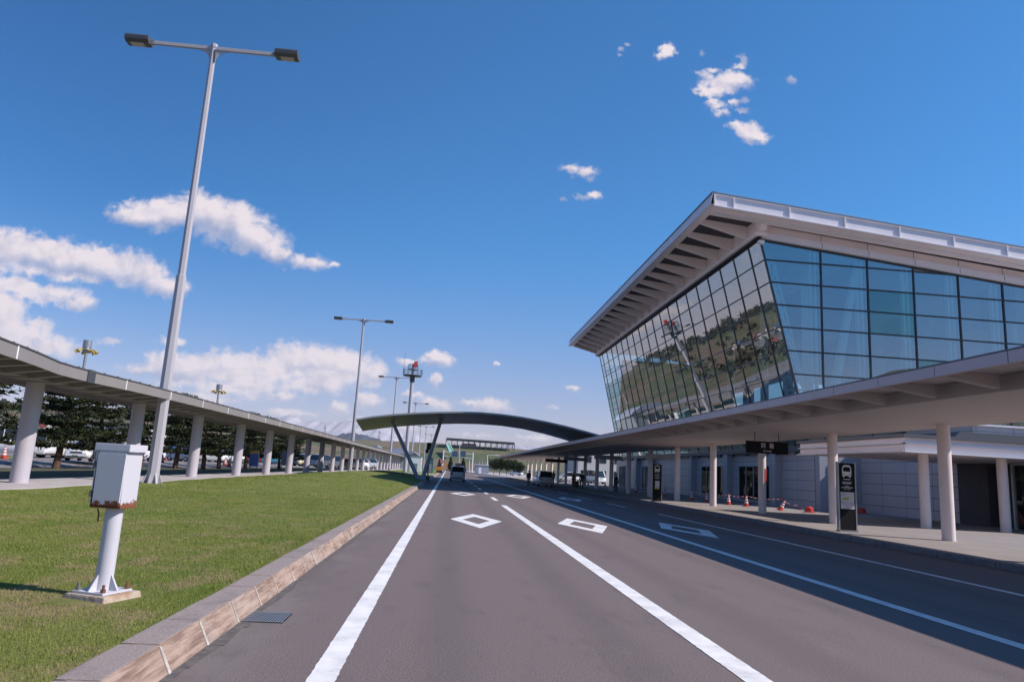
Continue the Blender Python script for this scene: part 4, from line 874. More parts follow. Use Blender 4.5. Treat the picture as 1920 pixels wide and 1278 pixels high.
tr, V, Fc = spruce(8, 8, 'broadleaf', True); r0_ = thing('round_tree', 'x', 'tree', (0, 0, 0), 0, 'dark round trees at the end of the terminal canopy'); build('trunk', tr, 'bark', r0_); raw('crown', [tuple(v) for v in V], Fc, 'broadleaf', r0_)
sp_l = ['small spruce just left of the van, behind its roof box', 'small spruce right of the van, below the blue gantry sign', 'small spruce left of the no entry sign post', 'tiny spruce far behind the foot of the V strut', 'small spruce beside the signal post by the V strut']
for i, (px, py, Y, s_) in enumerate([(844, 878, 300, .62), (868, 878, 300, .6), (823, 876, 330, .5), (777, 866, 330, .42), (806, 872, 330, .55)]):
    p = at(px, py, Y); o = s0 if i == 0 else copy_tree(s0); o.location = (p.x, Y, -.06); o.scale = (s_,)*3; o.rotation_euler = (0, 0, i); o['label'] = sp_l[i]
rl = ['leftmost dark round tree beside the pale utility hut', 'second dark round tree right of the utility hut', 'middle dark round tree before the canopy end', 'dark round tree touching the far end of the canopy roof', 'rightmost dark round tree, next to the bright far canopy columns']
for i, (px, Y, s_) in enumerate([(926, 215, .62), (937, 205, .66), (950, 205, .6), (962, 195, .6), (974, 190, .5)]):
    p = at(px, 886, Y); o = r0_ if i == 0 else copy_tree(r0_); o.location = (p.x, Y, 0); o.scale = (s_,)*3; o.rotation_euler = (0, 0, i*2); o['label'] = rl[i]
# woodland on the far left slope (one mass)
q = random.Random(12); V = []; Fc = []
for k in range(1500):
    a = R(q.uniform(-62, -14)); r_ = q.uniform(250, 770) if k % 2 else q.uniform(600, 790)
    if 470 < r_ < 600 and q.random() < .6: continue
    x, y = r_*math.sin(a), r_*math.cos(a); z = terrain_h(x, y); h = q.uniform(3, 6.5)
    for u in range(34):
        b = Vector((q.gauss(0, h*.22), q.gauss(0, h*.22), abs(q.gauss(h*.5, h*.22)))) + Vector((x, y, z)); e = Vector((q.gauss(0,1), q.gauss(0,1), q.gauss(0,1))).normalized(); f_ = e.cross(Vector((q.gauss(0,1), q.gauss(0,1), q.gauss(0,1)))).normalized(); s_ = h*.15; o_ = len(V)
        V += [b - f_*s_, b + f_*s_, b + e*s_*1.6 + f_*s_*.5, b + e*s_*1.6 - f_*s_*.5]; Fc.append((o_, o_+1, o_+2, o_+3))
o = raw('woodland', [tuple(v) for v in V], Fc, 'wood'); tag(o, 'scattered bare spring woodland on the slope mirrored in the terminal glass', 'woodland', kind='stuff')

# ------------------------------------------------------------------ houses mirrored in the glass
def make_house(wm, rm):
    t = thing('house', 'x', 'house'); mb = MB(); mb.box(-5, 5, -4, 4, -1.5, 5); build('wall', mb, wm, t, world=False)
    mb = MB(); mb.prism([(-5.5, -4.6, 4.8), (-5.5, 0, 8.2), (-5.5, 4.6, 4.8), (-5.5, 4.6, 5.05), (-5.5, 0, 8.5), (-5.5, -4.6, 5.05)], (11, 0, 0)); build('roof', mb, rm, t, world=False)
    mb = MB(); mb.prism([(-4.9, -4, 5), (-4.9, 4, 5), (-4.9, 0, 8.1)], (9.8, 0, 0)); build('gable', mb, wm, t, world=False)
    for s_ in (-1, 1):
        for x in (-3, 0, 3):
            for z in (1, 3.4): mb = MB(); mb.box(x-.7, x+.7, *sorted((s_*4, s_*4.05)), z, z+1.2); build('window', mb, 'window_dark', t, world=False)
    return t
hs = [make_house('house_white', 'roof_red'), make_house('house_white', 'roof_blue'), make_house('house_tan', 'roof_grey')]
hl = ['white house with a red gable roof, mirrored in the leaning terminal glass', 'white house with a blue gable roof, mirrored in the leaning terminal glass', 'tan house with a grey gable roof, mirrored in the leaning terminal glass']
q = random.Random(21)
for k in range(120):
    a = R(q.uniform(-52, -16)); r_ = q.uniform(235, 500); x, y = r_*math.sin(a)-10, r_*math.cos(a)
    if y < 215 and x > -135: x -= 110
    o = hs[k] if k < 3 else copy_tree(hs[k % 3]); o.location = (x, y, terrain_h(x, y)); o.rotation_euler = (0, 0, q.uniform(0, 3.1)); s_ = q.uniform(.5, .85); o.scale = (s_,)*3; o['label'] = hl[k % 3]; o['group'] = ['red roofed houses on the far slope', 'blue roofed houses on the far slope', 'grey roofed houses on the far slope'][k % 3]

# ------------------------------------------------------------------ cars
def ring_pts(y, zb, zt, hw, k=.9):
    r = min(.14, (zt-zb)*.3)
    half = [(hw*.86, zb), (hw*.98, zb+r*.8), (hw, zb+(zt-zb)*.45), (hw*.985, zt-r), (hw*k, zt)]
    return [(x, y, z) for x, z in half] + [(-x, y, z) for x, z in half[::-1]]
STY = {
 'sedan': dict(L=2.28, body=[(-2.28,.36,.80,.70),(-2.15,.22,.97,.84),(-1.2,.19,1.0,.87),(0,.19,.98,.875),(.85,.19,.95,.87),(1.6,.2,.86,.86),(2.05,.22,.76,.82),(2.27,.34,.62,.68)], cab=[(-1.75,.98,.78),(-1.05,1.40,.60),(-.3,1.46,.62),(.25,1.42,.61),(1.12,.96,.76)], wh=1.36, wr=.31),
 'wagon': dict(L=2.2, body=[(-2.2,.36,.98,.78),(-2.1,.22,1.06,.85),(0,.19,1.03,.87),(.9,.19,1.0,.87),(1.6,.2,.93,.86),(2.0,.22,.84,.82),(2.2,.34,.68,.70)], cab=[(-2.12,1.04,.80),(-1.95,1.52,.64),(-.4,1.60,.66),(.3,1.55,.64),(1.3,1.0,.78)], wh=1.32, wr=.31),
 'van': dict(L=2.35, body=[(-2.35,.38,1.02,.82),(-2.25,.24,1.10,.87),(0,.2,1.08,.89),(1.1,.2,1.04,.88),(1.8,.22,.96,.86),(2.15,.24,.86,.82),(2.33,.36,.68,.70)], cab=[(-2.28,1.08,.82),(-2.1,1.68,.68),(-.4,1.76,.70),(.5,1.68,.68),(1.6,1.04,.79)], wh=1.42, wr=.33),
 'bus': dict(L=3.1, body=[(-3.1,.4,1.25,.90),(-3.0,.28,1.32,.96),(0,.26,1.32,.97),(2.3,.26,1.28,.96),(2.9,.28,1.1,.94),(3.1,.4,.85,.86)], cab=[(-3.05,1.3,.93),(-2.95,2.25,.84),(0,2.34,.86),(2.1,2.25,.83),(2.85,1.15,.92)], wh=2.0, wr=.36)}
def make_car(style, color, label, loc, rz, cat='car', yellow=False, group=None):
    s_ = STY[style]; t = thing('parked_car' if cat == 'car' else ('minibus' if style == 'bus' else 'van'), label, cat, loc, rz, group); Lh = s_['L']; pm = 'car_'+color
    body = build('body', MB().loft([ring_pts(*a) for a in s_['body']]), pm, t, smooth=True, world=False, auto=50)
    belt = lambda y: np.interp(y, [a[0] for a in s_['body']], [a[2] for a in s_['body']])
    bw = lambda y: np.interp(y, [a[0] for a in s_['body']], [a[3] for a in s_['body']])
    cb = s_['cab']; loops = []
    for (y, zt, hw) in cb:
        zb = belt(y) - .06; b = bw(y)*.93; tt = (zt - zb); loops.append([(b, y, zb), (hw + (b-hw)*.25 if tt > .2 else b*.98, y, zb+tt*.75), (hw, y, zt), (-hw, y, zt), (-(hw + (b-hw)*.25 if tt > .2 else b*.98), y, zb+tt*.75), (-b, y, zb)])
    build('windows', MB().loft(loops), 'car_glass', t, smooth=True, world=False, auto=25)
    mb = MB(); top = [c for c in cb if c[1] > cb[0][1]+.2 and c[1] > cb[-1][1]+.2]
    mb.loft([[(h*1.02, y, z-.05), (h*1.0, y, z+.02), (h*.6, y, z+.045), (-h*.6, y, z+.045), (-h, y, z+.02), (-h*1.02, y, z-.05)] for (y, z, h) in top]); build('roof', mb, pm, t, smooth=True, world=False)
    for sx in (-1, 1):
        for (a, b) in ((cb[0], cb[1]), (cb[-1], cb[-2])): build('pillar', MB().bar((sx*bw(a[0])*.90, a[0], belt(a[0])-.04), (sx*b[2]*1.0, b[0], b[1]), .09, .07), pm, t, world=False)
        ym = cb[2][0]; build('pillar', MB().bar((sx*bw(ym)*.945, ym, belt(ym)-.05), (sx*cb[2][2]*1.01, ym, cb[2][1]), .04, .1), pm, t, world=False)
    for sx in (-1, 1):
        for yy_ in (-s_['wh'], s_['wh']):
            r = s_['wr']; mb = MB(); xo = sx*(bw(yy_)*.985); mb.cyl((xo-sx*.2, yy_, r), (xo+sx*.012, yy_, r), r, n=20); w_ = build('wheel', mb, 'tyre', t, smooth=True, world=False)
            mb = MB(); mb.cyl((xo+sx*.012, yy_, r), (xo+sx*.022, yy_, r), r*.64, r*.5, n=14); build('rim', mb, 'rim', w_, world=False)
            mb = MB(); mb.cyl((xo-sx*.1, yy_, r+.02), (xo+sx*.004, yy_, r+.02), r*1.13, n=20); build('wheel_arch', mb, 'black_trim', t, world=False)
        zf = s_['body'][-2][2]; mb = MB(); mb.hexa([(sx*.42, Lh-.12, zf-.19), (sx*.80, Lh-.34, zf-.17), (sx*.80, Lh-.42, zf-.17), (sx*.42, Lh-.2, zf-.19), (sx*.45, Lh-.10, zf-.04), (sx*.82, Lh-.36, zf), (sx*.82, Lh-.45, zf), (sx*.45, Lh-.2, zf-.04)]); build('headlight', mb, 'headlight', t, world=False)
        zr = s_['body'][1][2]; mb = MB(); mb.box(*sorted((sx*.58, sx*.84)), -Lh-.0, -Lh+.25, zr-.33, zr-.08); build('tail_lamp', mb, 'tail', t, world=False)
        mb = MB(); mb.box(*sorted((sx*bw(.9)*.98, sx*(bw(.9)+.17))), .85, 1.0, belt(.9)+.02, belt(.9)+.17); build('mirror', mb, pm if color != 'cream' else 'black_trim', t, world=False, bevel=.02)
    zf = s_['body'][-2][2]; mb = MB(); mb.box(-.38, .38, Lh-.08, Lh+.012, zf-.19, zf-.08); build('grille', mb, 'black_trim', t, world=False)
    mb = MB(); mb.box(-.55, .55, Lh-.1, Lh+.005, .28, .36); mb.box(-.7, .7, -Lh-.01, -Lh+.1, .32, .40); build('bumper_trim', mb, 'black_trim', t, world=False)
    mb = MB(); mb.box(-.17, .17, Lh, Lh+.02, .42, .52); build('number_plate', mb, 'plate_yellow' if yellow else 'plate', t, world=False)
    mb = MB(); mb.box(-.17, .17, -Lh-.03, -Lh+.02, .52, .64); build('number_plate', mb, 'plate', t, world=False)
    return t
v = make_car('van', 'white', 'white people carrier with a dark roof box driving away on the road', (1.18, 86.5, 0), 0, 'van')
mb = MB(); mb.loft([[(.36*k, y, 1.86), (.40*k, y, 1.95), (.33*k, y, 2.13*1.0-(1-k)*.1), (-.33*k, y, 2.13-(1-k)*.1), (-.40*k, y, 1.95), (-.36*k, y, 1.86)] for y, k in ((-1.5, .72), (-1.35, 1), (.2, 1), (.6, .6))]); build('roof_box', mb, 'car_grey', v, smooth=True, world=False)
mb = MB(); mb.bar((-.62, -.9, 1.82), (.62, -.9, 1.82), .05); mb.bar((-.62, .1, 1.8), (.62, .1, 1.8), .05); build('roof_bar', mb, 'black_trim', v, world=False)
make_car('van', 'white', 'white people carrier stopped at the right kerb under the canopy edge', (11.2, 84.5, 0), R(3), 'van')
def lotcar(px, py, Y, style, color, label, rz, **k):
    Y *= .72; p = at(px, py, Y); return make_car(style, color, label, (p.x, Y, .55), rz, **k)
lotcar(160, 858, 78, 'sedan', 'white', 'white sedan facing the camera behind two pine trunks', R(190))
lotcar(110, 852, 88, 'wagon', 'cream', 'cream wagon with a yellow plate parked left of the white sedan', R(193), yellow=True)
lotcar(14, 848, 82, 'bus', 'white', 'white minibus at the left edge behind a red cone', R(92), cat='minibus')
lotcar(246, 862, 92, 'wagon', 'white', 'white wagon behind the electrical cabinet and lamp pole', R(140))
cols_ = [(300, 846, 132, 'sedan', 'white', 'white saloon under the pines right of the first lamp pole', 150), (345, 852, 120, 'wagon', 'silver', 'silver hatchback under the pines left of the third walkway column', 60), (325, 838, 150, 'van', 'blue', 'small blue van far off right of the first lamp pole', 150),
 (395, 858, 135, 'sedan', 'silver', 'silver saloon just right of the third walkway column', 140), (416, 858, 140, 'wagon', 'blue', 'blue hatchback among pine trunks before the fourth walkway column', 140), (432, 860, 138, 'van', 'white', 'white van between the third and fourth columns beside red cones', 150), (452, 862, 150, 'sedan', 'white', 'white saloon hidden by the fourth walkway column', 120),
 (489, 862, 150, 'sedan', 'red', 'red saloon left of the fifth walkway column', 100), (517, 864, 150, 'wagon', 'cyan', 'bright light blue hatchback right of the fifth walkway column', 90), (530, 862, 168, 'sedan', 'white', 'white saloon behind the light blue hatchback', 120),
 (558, 866, 150, 'van', 'blue', 'blue van right of the sixth walkway column', 150), (572, 868, 150, 'wagon', 'cream', 'cream hatchback left of the seventh walkway column', 150), (596, 868, 140, 'van', 'white', 'white van facing out between the seventh and eighth columns', 160), (617, 869, 148, 'van', 'white', 'white van with dark windows right of the eighth column', 150), (640, 870, 160, 'sedan', 'grey', 'grey saloon right of the ninth walkway column', 120), (668, 872, 170, 'wagon', 'white', 'white hatchback right of the second street lamp pole', 140), (684, 873, 185, 'van', 'silver', 'silver van seen small between the far walkway columns', 140)]
for px, py, Y, st, cn, lb, rz in cols_: lotcar(px, py, Y, st, cn, lb, R(rz))
for px, Y, st, cn, lb, rz in [(1068, 118, 'van', 'white', 'white van beyond the canopy columns right of the kerbside people carrier', 90), (1088, 135, 'van', 'white', 'white van farther off behind the standing people', 90), (1112, 128, 'bus', 'white', 'white bus with a dark windscreen beyond the end of the terminal', 200), (967, 240, 'van', 'white', 'small white van beneath the dark round trees', 60)]:
    p = at(px, 890, Y); make_car(st, cn, lb, (p.x, Y, .14 if Y < 160 else .12), R(rz), 'bus' if st == 'bus' else 'van')

# ------------------------------------------------------------------ traffic cones, tape
def make_cone():
    t = thing('traffic_cone', 'x', 'traffic cone', (0, 0, 0), 0)
    mb = MB(); mb.lathe([(.16, .02), (.028, .72)], n=20); build('cone_body', mb, 'cone_red', t, smooth=True, world=False)
    mb = MB(); mb.box(-.19, .19, -.19, .19, 0, .035); build('base', mb, 'cone_red', t, world=False, bevel=.01)
    for z in (.22, .38, .54):
        rr = lambda zz: .16 - .132*(zz-.02)/.70 + .003
        mb = MB(); mb.lathe([(rr(z), z), (rr(z+.085), z+.085)], n=20); build('white_band', mb, 'cone_white', t, smooth=True, world=False)
    return t
c0 = make_cone()
cones = [(19.4, 45.6, 'upright red and white cone just left of the column with the red notice'), (18.9, 47.3, 'upright red and white cone second left of the column with the red notice'), (18.5, 50.3, 'red and white cone standing right behind the fourth near canopy column'), (18.4, 53.2, 'red and white cone just left of the fourth near canopy column'), (18.6, 57.5, 'red and white cone midway between the two middle canopy columns'), (18.9, 61.6, 'red and white cone right of the slim canopy column by the far bus stop sign'), (19.0, 67.5, 'right one of two small cones beside the far bus stop sign'), (19.0, 71.5, 'left one of two small cones right of the far bus stop sign'), (21.0, 83.0, 'small cone left of the far bus stop sign before the dark doorway'), (21.5, 92.0, 'right cone of the small far pair at the terminal wall'), (21.0, 95.0, 'left cone of the small far pair at the terminal wall'), (20.5, 104.0, 'tiny cone right of the far doorway column'), (19.2, 110.0, 'tiny cone near the standing people at the far end')]
for i, (x, y, lb) in enumerate(cones):
    o = c0 if i == 0 else copy_tree(c0); o.location = (x, y, .146); o['label'] = lb; o['group'] = 'red and white cones under the terminal canopy'
o = copy_tree(c0); o.location = (19.9, 41.9, .146); o.rotation_euler = (R(3), R(27), 0); o['label'] = 'tilted red and white cone leaning right with loose tape on its tip'; o['group'] = 'red and white cones under the terminal canopy'; tilt = o
for x, px, py, Y, lb in [(0, 8, 850, 66, 'red and white cone in front of the white minibus at the left edge'), (0, 304, 862, 92, 'orange cone in the parking lot right of the first lamp pole'), (0, 312, 856, 120, 'smaller cone beyond the one right of the first lamp pole'), (0, 422, 866, 96, 'left cone of the pair before the fourth walkway column'), (0, 430, 868, 90, 'right cone of the pair before the fourth walkway column')]:
    Y *= .74; p = at(px, py, Y); o = copy_tree(c0); o.location = (p.x, Y, .55); o.scale = (1.15,)*3; o['label'] = lb; o['group'] = 'cones in the parking lot'
def tape(pts, label):
    mbt = MB(); k = 0; mi = []
    for a, b in zip(pts[:-1], pts[1:]):
        a = Vector(a); b = Vector(b); n = max(2, int((b-a).length/.22))
        sag = .10
        for i in range(n):
            p0 = a.lerp(b, i/n) - Vector((0, 0, sag*4*(i/n)*(1-i/n))); p1 = a.lerp(b, (i+1)/n) - Vector((0, 0, sag*4*((i+1)/n)*(1-(i+1)/n))); mbt.bar(p0, p1 + (p1-p0)*.02, .012, .05); mi += [k % 2]*6; k += 1
    me = bpy.data.meshes.new('barrier_tape'); me.from_pydata(mbt.v, [], mbt.f); me.materials.append(M['cone_red']); me.materials.append(M['cone_white']); me.polygons.foreach_set('material_index', mi); o = bpy.data.objects.new('barrier_tape', me); col.objects.link(o); tag(o, label, 'tape')
tape([(x, y, .82) for x, y, _ in [(20.05, 41.95, 0)] + cones[:6]], 'red and white barrier tape strung along the tips of the cones')
tape([(20.05, 41.95, .8), (20.9, 41.7, .5), (21.4, 41.3, .2), (22.6, 41.0, .17)], 'loose end of barrier tape hanging from the tilted cone to the ground')
for (x, y, lb) in [(21.2, 40.9, 'red weight block lying on the pavement right of the tilted cone'), (26.4, 44.2, 'red weight block lying beside the bus stop sign near the wall')]:
    t = thing('weight_block', lb, 'cone weight', (x, y, .146)); mb = MB(); mb.lathe([(.25, 0), (.22, .27), (.13, .34), (.10, .30)], (x, y, .146), 18); build('ring', mb, 'cone_red', t); mb = MB(); mb.box(x-.28, x+.28, y-.24, y+.24, .146, .19); build('base', mb, 'cone_red', t, bevel=.02)

# ------------------------------------------------------------------ signs
Sg = thing('arrivals_sign', 'black hanging sign lettered Arrivals under the canopy soffit', 'sign', (14.15, 31, 2.96))
mb = MB(); mb.box(13.2, 15.12, 30.94, 31.06, 2.97, 3.5); build('panel', mb, 'sign_black', Sg, bevel=.008)
for x in (13.6, 14.7): mb = MB(); mb.cyl((x, 31, 3.5), (x, 31, 3.9), .018, n=8); build('hanger', mb, 'dark_steel', Sg)
text('到  着', .25, 'sign_white', Sg, (0, -.066, .34), (R(90), 0, 0)); text('Arrivals', .125, 'sign_white', Sg, (0, -.066, .12), (R(90), 0, 0))
for (loc, lb, big) in [((14.02, 24.4, .146), 'nearer black bus stop sign with a map panel at the kerb', True), ((13.45, 45.6, .146), 'farther black bus stop sign with a small poster at the kerb', False)]:
    t = thing('bus_stop_sign', lb, 'sign', loc, 0, 'bus stop signs at the terminal kerb')
    mb = MB(); mb.box(-.29, .29, -.06, .06, .06, 2.36); build('panel', mb, 'sign_black', t, world=False, bevel=.005)
    for sx in (-1, 1): mb = MB(); mb.box(*sorted((sx*.292, sx*.335)), -.07, .07, 0, 2.4); build('frame_post', mb, 'steel', t, world=False)
    mb = MB(); mb.box(-.34, .34, -.12, .12, 0, .055); build('foot', mb, 'steel', t, world=False)
    mb = MB(); z0 = 1.92   # bus front pictogram
    def flat(poly): mb.prism([(x, -.064, z0+z) for x, z in poly], (0, .003, 0))
    flat([(-.16, .0), (.16, .0), (.17, .06), (.17, .22), (.145, .33), (.08, .375), (-.08, .375), (-.145, .33), (-.17, .22), (-.17, .06)]); flat([(-.145, -.05), (-.08, -.05), (-.08, -.001), (-.145, -.001)]); flat([(.08, -.05), (.145, -.05), (.145, -.001), (.08, -.001)])
    em = build('bus_emblem', mb, 'sign_white', t, world=False)
    mb = MB(); mb.prism([(x, -.067, z0+z) for x, z in [(-.13, .15), (.13, .15), (.13, .27), (.09, .31), (-.09, .31), (-.13, .27)]], (0, .002, 0)); 
    for sx in (-1, 1): mb.lathe([(.001, 0), (.022, 0)], (0, 0, 0), 8) if False else mb.prism([(sx*.11 + .024*math.cos(k*.785), -.067, z0+.06+.024*math.sin(k*.785)) for k in range(8)], (0, .002, 0))
    build('emblem_cutout', mb, 'sign_black', em, world=False)
    mb = MB(); q = random.Random(6)   # illegible small print: rows of short strokes
    for z, wd, h in ((1.80, .12, .035), (1.70, .17, .03), (1.655, .15, .04), (1.56, .09, .022), (1.515, .2, .035), (1.45, .12, .02)):
        x = -wd
        while x < wd: l = q.uniform(.012, .03); mb.box(x, x+l, -.064, -.061, z-h*.5*q.uniform(.6, 1), z+h*.5*q.uniform(.5, 1)); x += l + q.uniform(.006, .012)
    build('small_print', mb, 'sign_white', t, world=False)
    if big:
        mb = MB(); mb.box(-.25, .25, -.068, -.061, .78, 1.36); mp_ = build('map_board', mb, 'map_panel', t, world=False); mb = MB(); mb.box(-.18, .05, -.071, -.0685, 1.10, 1.17); build('map_strip', mb, 'map_green', mp_, world=False)
    else:
        mb = MB(); mb.box(-.13, .16, -.068, -.061, .86, 1.32); mp_ = build('poster', mb, 'map_panel', t, world=False); mb = MB(); mb.box(-.15, .16, -.068, -.061, .80, .85); build('map_strip', mb, 'map_green', mp_, world=False)
t = thing('red_notice', 'small red notice fixed to a canopy column beneath the Arrivals sign', 'notice', (16.45, 36.2, 2.05)); mb = MB()
mb.loft([[(16.3 + .212*math.cos(a), 36.3 + .212*math.sin(a), 1.72), (16.3 + .212*math.cos(a), 36.3 + .212*math.sin(a), 2.42), (16.3 + .206*math.cos(a), 36.3 + .206*math.sin(a), 2.42), (16.3 + .206*math.cos(a), 36.3 + .206*math.sin(a), 1.72)] for a in np.linspace(R(-75), R(-15), 8)]); build('sheet', mb, 'notice_red', t)
# hanging direction boards farther under the canopy
for (x0, x1, y, z0, z1, lb) in [(14.6, 17.0, 52.5, 3.02, 3.42, 'grey hanging board under the canopy right of the far bus stop sign'), (13.6, 16.2, 66.5, 3.1, 3.5, 'pale grey hanging board above the middle canopy columns'), (13.2, 16.0, 82.0, 3.1, 3.5, 'grey hanging board over the standing people'), (13.0, 16.0, 96.0, 3.0, 3.45, 'dark hanging board above the kerbside people carrier')]:
    t = thing('hanging_board', lb, 'sign', ((x0+x1)/2, y, z0), 0, 'blank boards hung under the canopy'); mb = MB(); mb.box(x0, x1, y-.08, y+.08, z0, z1); build('panel', mb, 'pilaster' if 'dark' not in lb else 'sign_black', t, bevel=.01)
    for x in (x0+.4, x1-.4): mb = MB(); mb.cyl((x, y, z1), (x, y, 3.9), .02, n=6); build('hanger', mb, 'dark_steel', t)
# signal post by the V strut
p = at(802, 892, 74); t = thing('signal_post', 'dark post with a black signal box beside the right V strut', 'signal', (p.x, 74, .2))
mb = MB(); mb.cyl((p.x, 74, .1), (p.x, 74, 3.4), .06, n=10); build('post', mb, 'dark_steel', t)
a, b = at(801, 829, 74), at(810, 843, 74); mb = MB(); mb.box(a.x, b.x, 73.9, 74.1, b.z, a.z); mb.box(a.x-.1, a.x+.2, 73.9, 74.1, b.z-.35, b.z+.02); build('signal_box', mb, 'sign_black', t, bevel=.02)
mb = MB(); mb.box(p.x-.2, p.x+.2, 73.8, 74.2, .1, .55); build('base_box', mb, 'bin_green', t, bevel=.02)
# gantry with blue boards
t = thing('sign_gantry', 'pale steel gantry over the far road carrying two blue boards', 'gantry', (5, 270, 0))
a, b = at(832, 843, 270), at(887, 848, 270)
for q_ in (a, b): mb = MB(); mb.cyl((q_.x, 270, 0), (q_.x, 270, q_.z), .22, n=10); build('post', mb, 'clad', t)
mb = MB(); mb.bar((a.x, 270, a.z-.6), (b.x, 270, b.z-.6), .2); mb.bar((a.x, 270, a.z-2.2), (b.x, 270, b.z-2.2), .2); build('beam', mb, 'clad', t)
for (x0, x1) in ((848, 858), (864, 873)):
    c, d = at(x0, 845, 269.6), at(x1, 856, 269.6); mb = MB(); mb.box(c.x, d.x, 269.5, 269.8, d.z, c.z); build('board', mb, 'blue_sheet', t)
p = at(829, 880, 200); t = thing('no_entry_sign', 'round red no entry sign on a white post left of the van', 'sign', (p.x, 200, 0)); h = at(829, 865, 200)
mb = MB(); mb.cyl((p.x, 200, 0), (p.x, 200, h.z+1.6), .07, n=10); build('post', mb, 'sign_white', t)
mb = MB(); mb.cyl((h.x, 199.85, h.z), (h.x, 199.92, h.z), .5, n=20); dd = build('disc', mb, 'notice_red', t); mb = MB(); mb.box(h.x-.38, h.x+.38, 199.83, 199.849, h.z-.09, h.z+.09); build('bar', mb, 'sign_white', dd)
def white_pole(px, y0, y1, Y, lb, arm=False):
    p, h = at(px, y1, Y), at(px, y0, Y); t = thing('light_pole', lb, 'light pole', (p.x, Y, 0)); mb = MB(); mb.cyl((p.x, Y, -.1), (h.x, Y, h.z), .14, .09, n=8); build('pole', mb, 'sign_white', t)
    if arm: mb = MB(); mb.bar((h.x, Y, h.z), (h.x+3, Y, h.z+.2), .12); mb.box(h.x+2.6, h.x+3.8, Y-.2, Y+.2, h.z+.1, h.z+.3); build('lamp_head', mb, 'sign_white', t)
white_pole(862, 832, 873, 300, 'thin pale pole rising behind the van between the blue boards'); white_pole(914, 853, 886, 240, 'pale lamp pole with one arm, right of the utility hut', True); white_pole(880, 862, 884, 250, 'short pale pole left of the utility hut'); white_pole(997, 820, 846, 470, 'thin pole on the hill at the right end of the rooftop shelter')
# roadworks things left of the van
for px0, px1, py0, py1, Y, m_, nm, lb, ct in [(801, 812, 858, 875, 150, 'bin_green', 'portable_cabin', 'dark green portable cabin beyond the V strut', 'cabin'), (819, 831, 862, 874, 170, 'orange', 'excavator', 'small orange excavator parked left of the no entry sign', 'excavator'), (770, 790, 855, 878, 160, 'int_white', 'storage_hut', 'pale storage hut at the end of the covered walkway', 'hut')]:
    a, b = at(px0, py0, Y), at(px1, py1, Y); t = thing(nm, lb, ct, ((a.x+b.x)/2, Y, 0))
    if nm == 'excavator':
        mb = MB(); mb.box(a.x, b.x, Y-.8, Y+.8, .75, 1.5); build('body', mb, m_, t, bevel=.06); mb = MB(); mb.box(a.x+.1, b.x-.1, Y-1, Y-.6, .1, .7); mb.box(a.x+.1, b.x-.1, Y+.6, Y+1, .1, .7); build('track', mb, 'black_trim', t, bevel=.1); mb = MB(); mb.box(a.x+.3, b.x-.5, Y-.6, Y+.5, 1.5, 2.4); build('cab', mb, 'car_glass', t, bevel=.04); mb = MB(); mb.bar((b.x-.3, Y, 1.4), (b.x+.5, Y, 2.6), .25); mb.bar((b.x+.5, Y, 2.6), (b.x+1.2, Y, .9), .2); build('boom', mb, m_, t)
    else:
        mb = MB(); mb.box(a.x, b.x, Y-1, Y+1, 0, a.z); build('wall', mb, m_, t, bevel=.03); mb = MB(); mb.box(a.x-.1, b.x+.1, Y-1.1, Y+1.1, a.z, a.z+.12); build('roof', mb, 'roof_metal', t); mb = MB(); mb.box((a.x+b.x)/2-.4, (a.x+b.x)/2+.4, Y-1.03, Y-1.002, .1, min(2.0, a.z-.2)); build('door', mb, 'steel', t)
# utility hut + plant right of the road end
a, b = at(892, 871, 235), at(916, 887, 235); t = thing('utility_hut', 'pale blue grey utility hut with rooftop ducts right of the road end', 'hut', ((a.x+b.x)/2, 237, 0)); M['hut'] = mat('hut_wall', (.28, .31, .36), .6, var=.15, vscale=3, stretch=(4, 4, .1))
mb = MB(); mb.box(a.x, b.x, 235, 240, 0, a.z); build('wall', mb, 'hut', t); mb = MB(); mb.box(a.x-.2, b.x+.2, 234.8, 240.2, a.z, a.z+.15); build('roof', mb, 'clad', t)
for x_, h_ in ((.25, 1.2), (.5, 1.8), (.75, 1.0)): mb = MB(); x = a.x + (b.x-a.x)*x_; mb.cyl((x, 237, a.z+.15), (x, 237, a.z+.15+h_), .22, n=10); mb.box(x-.35, x+.35, 236.7, 237.3, a.z+h_, a.z+h_+.3); build('duct', mb, 'steel', t)
mb = MB(); mb.box(a.x+1, a.x+1.9, 234.95, 234.998, .1, 2.1); build('door', mb, 'clad', t)
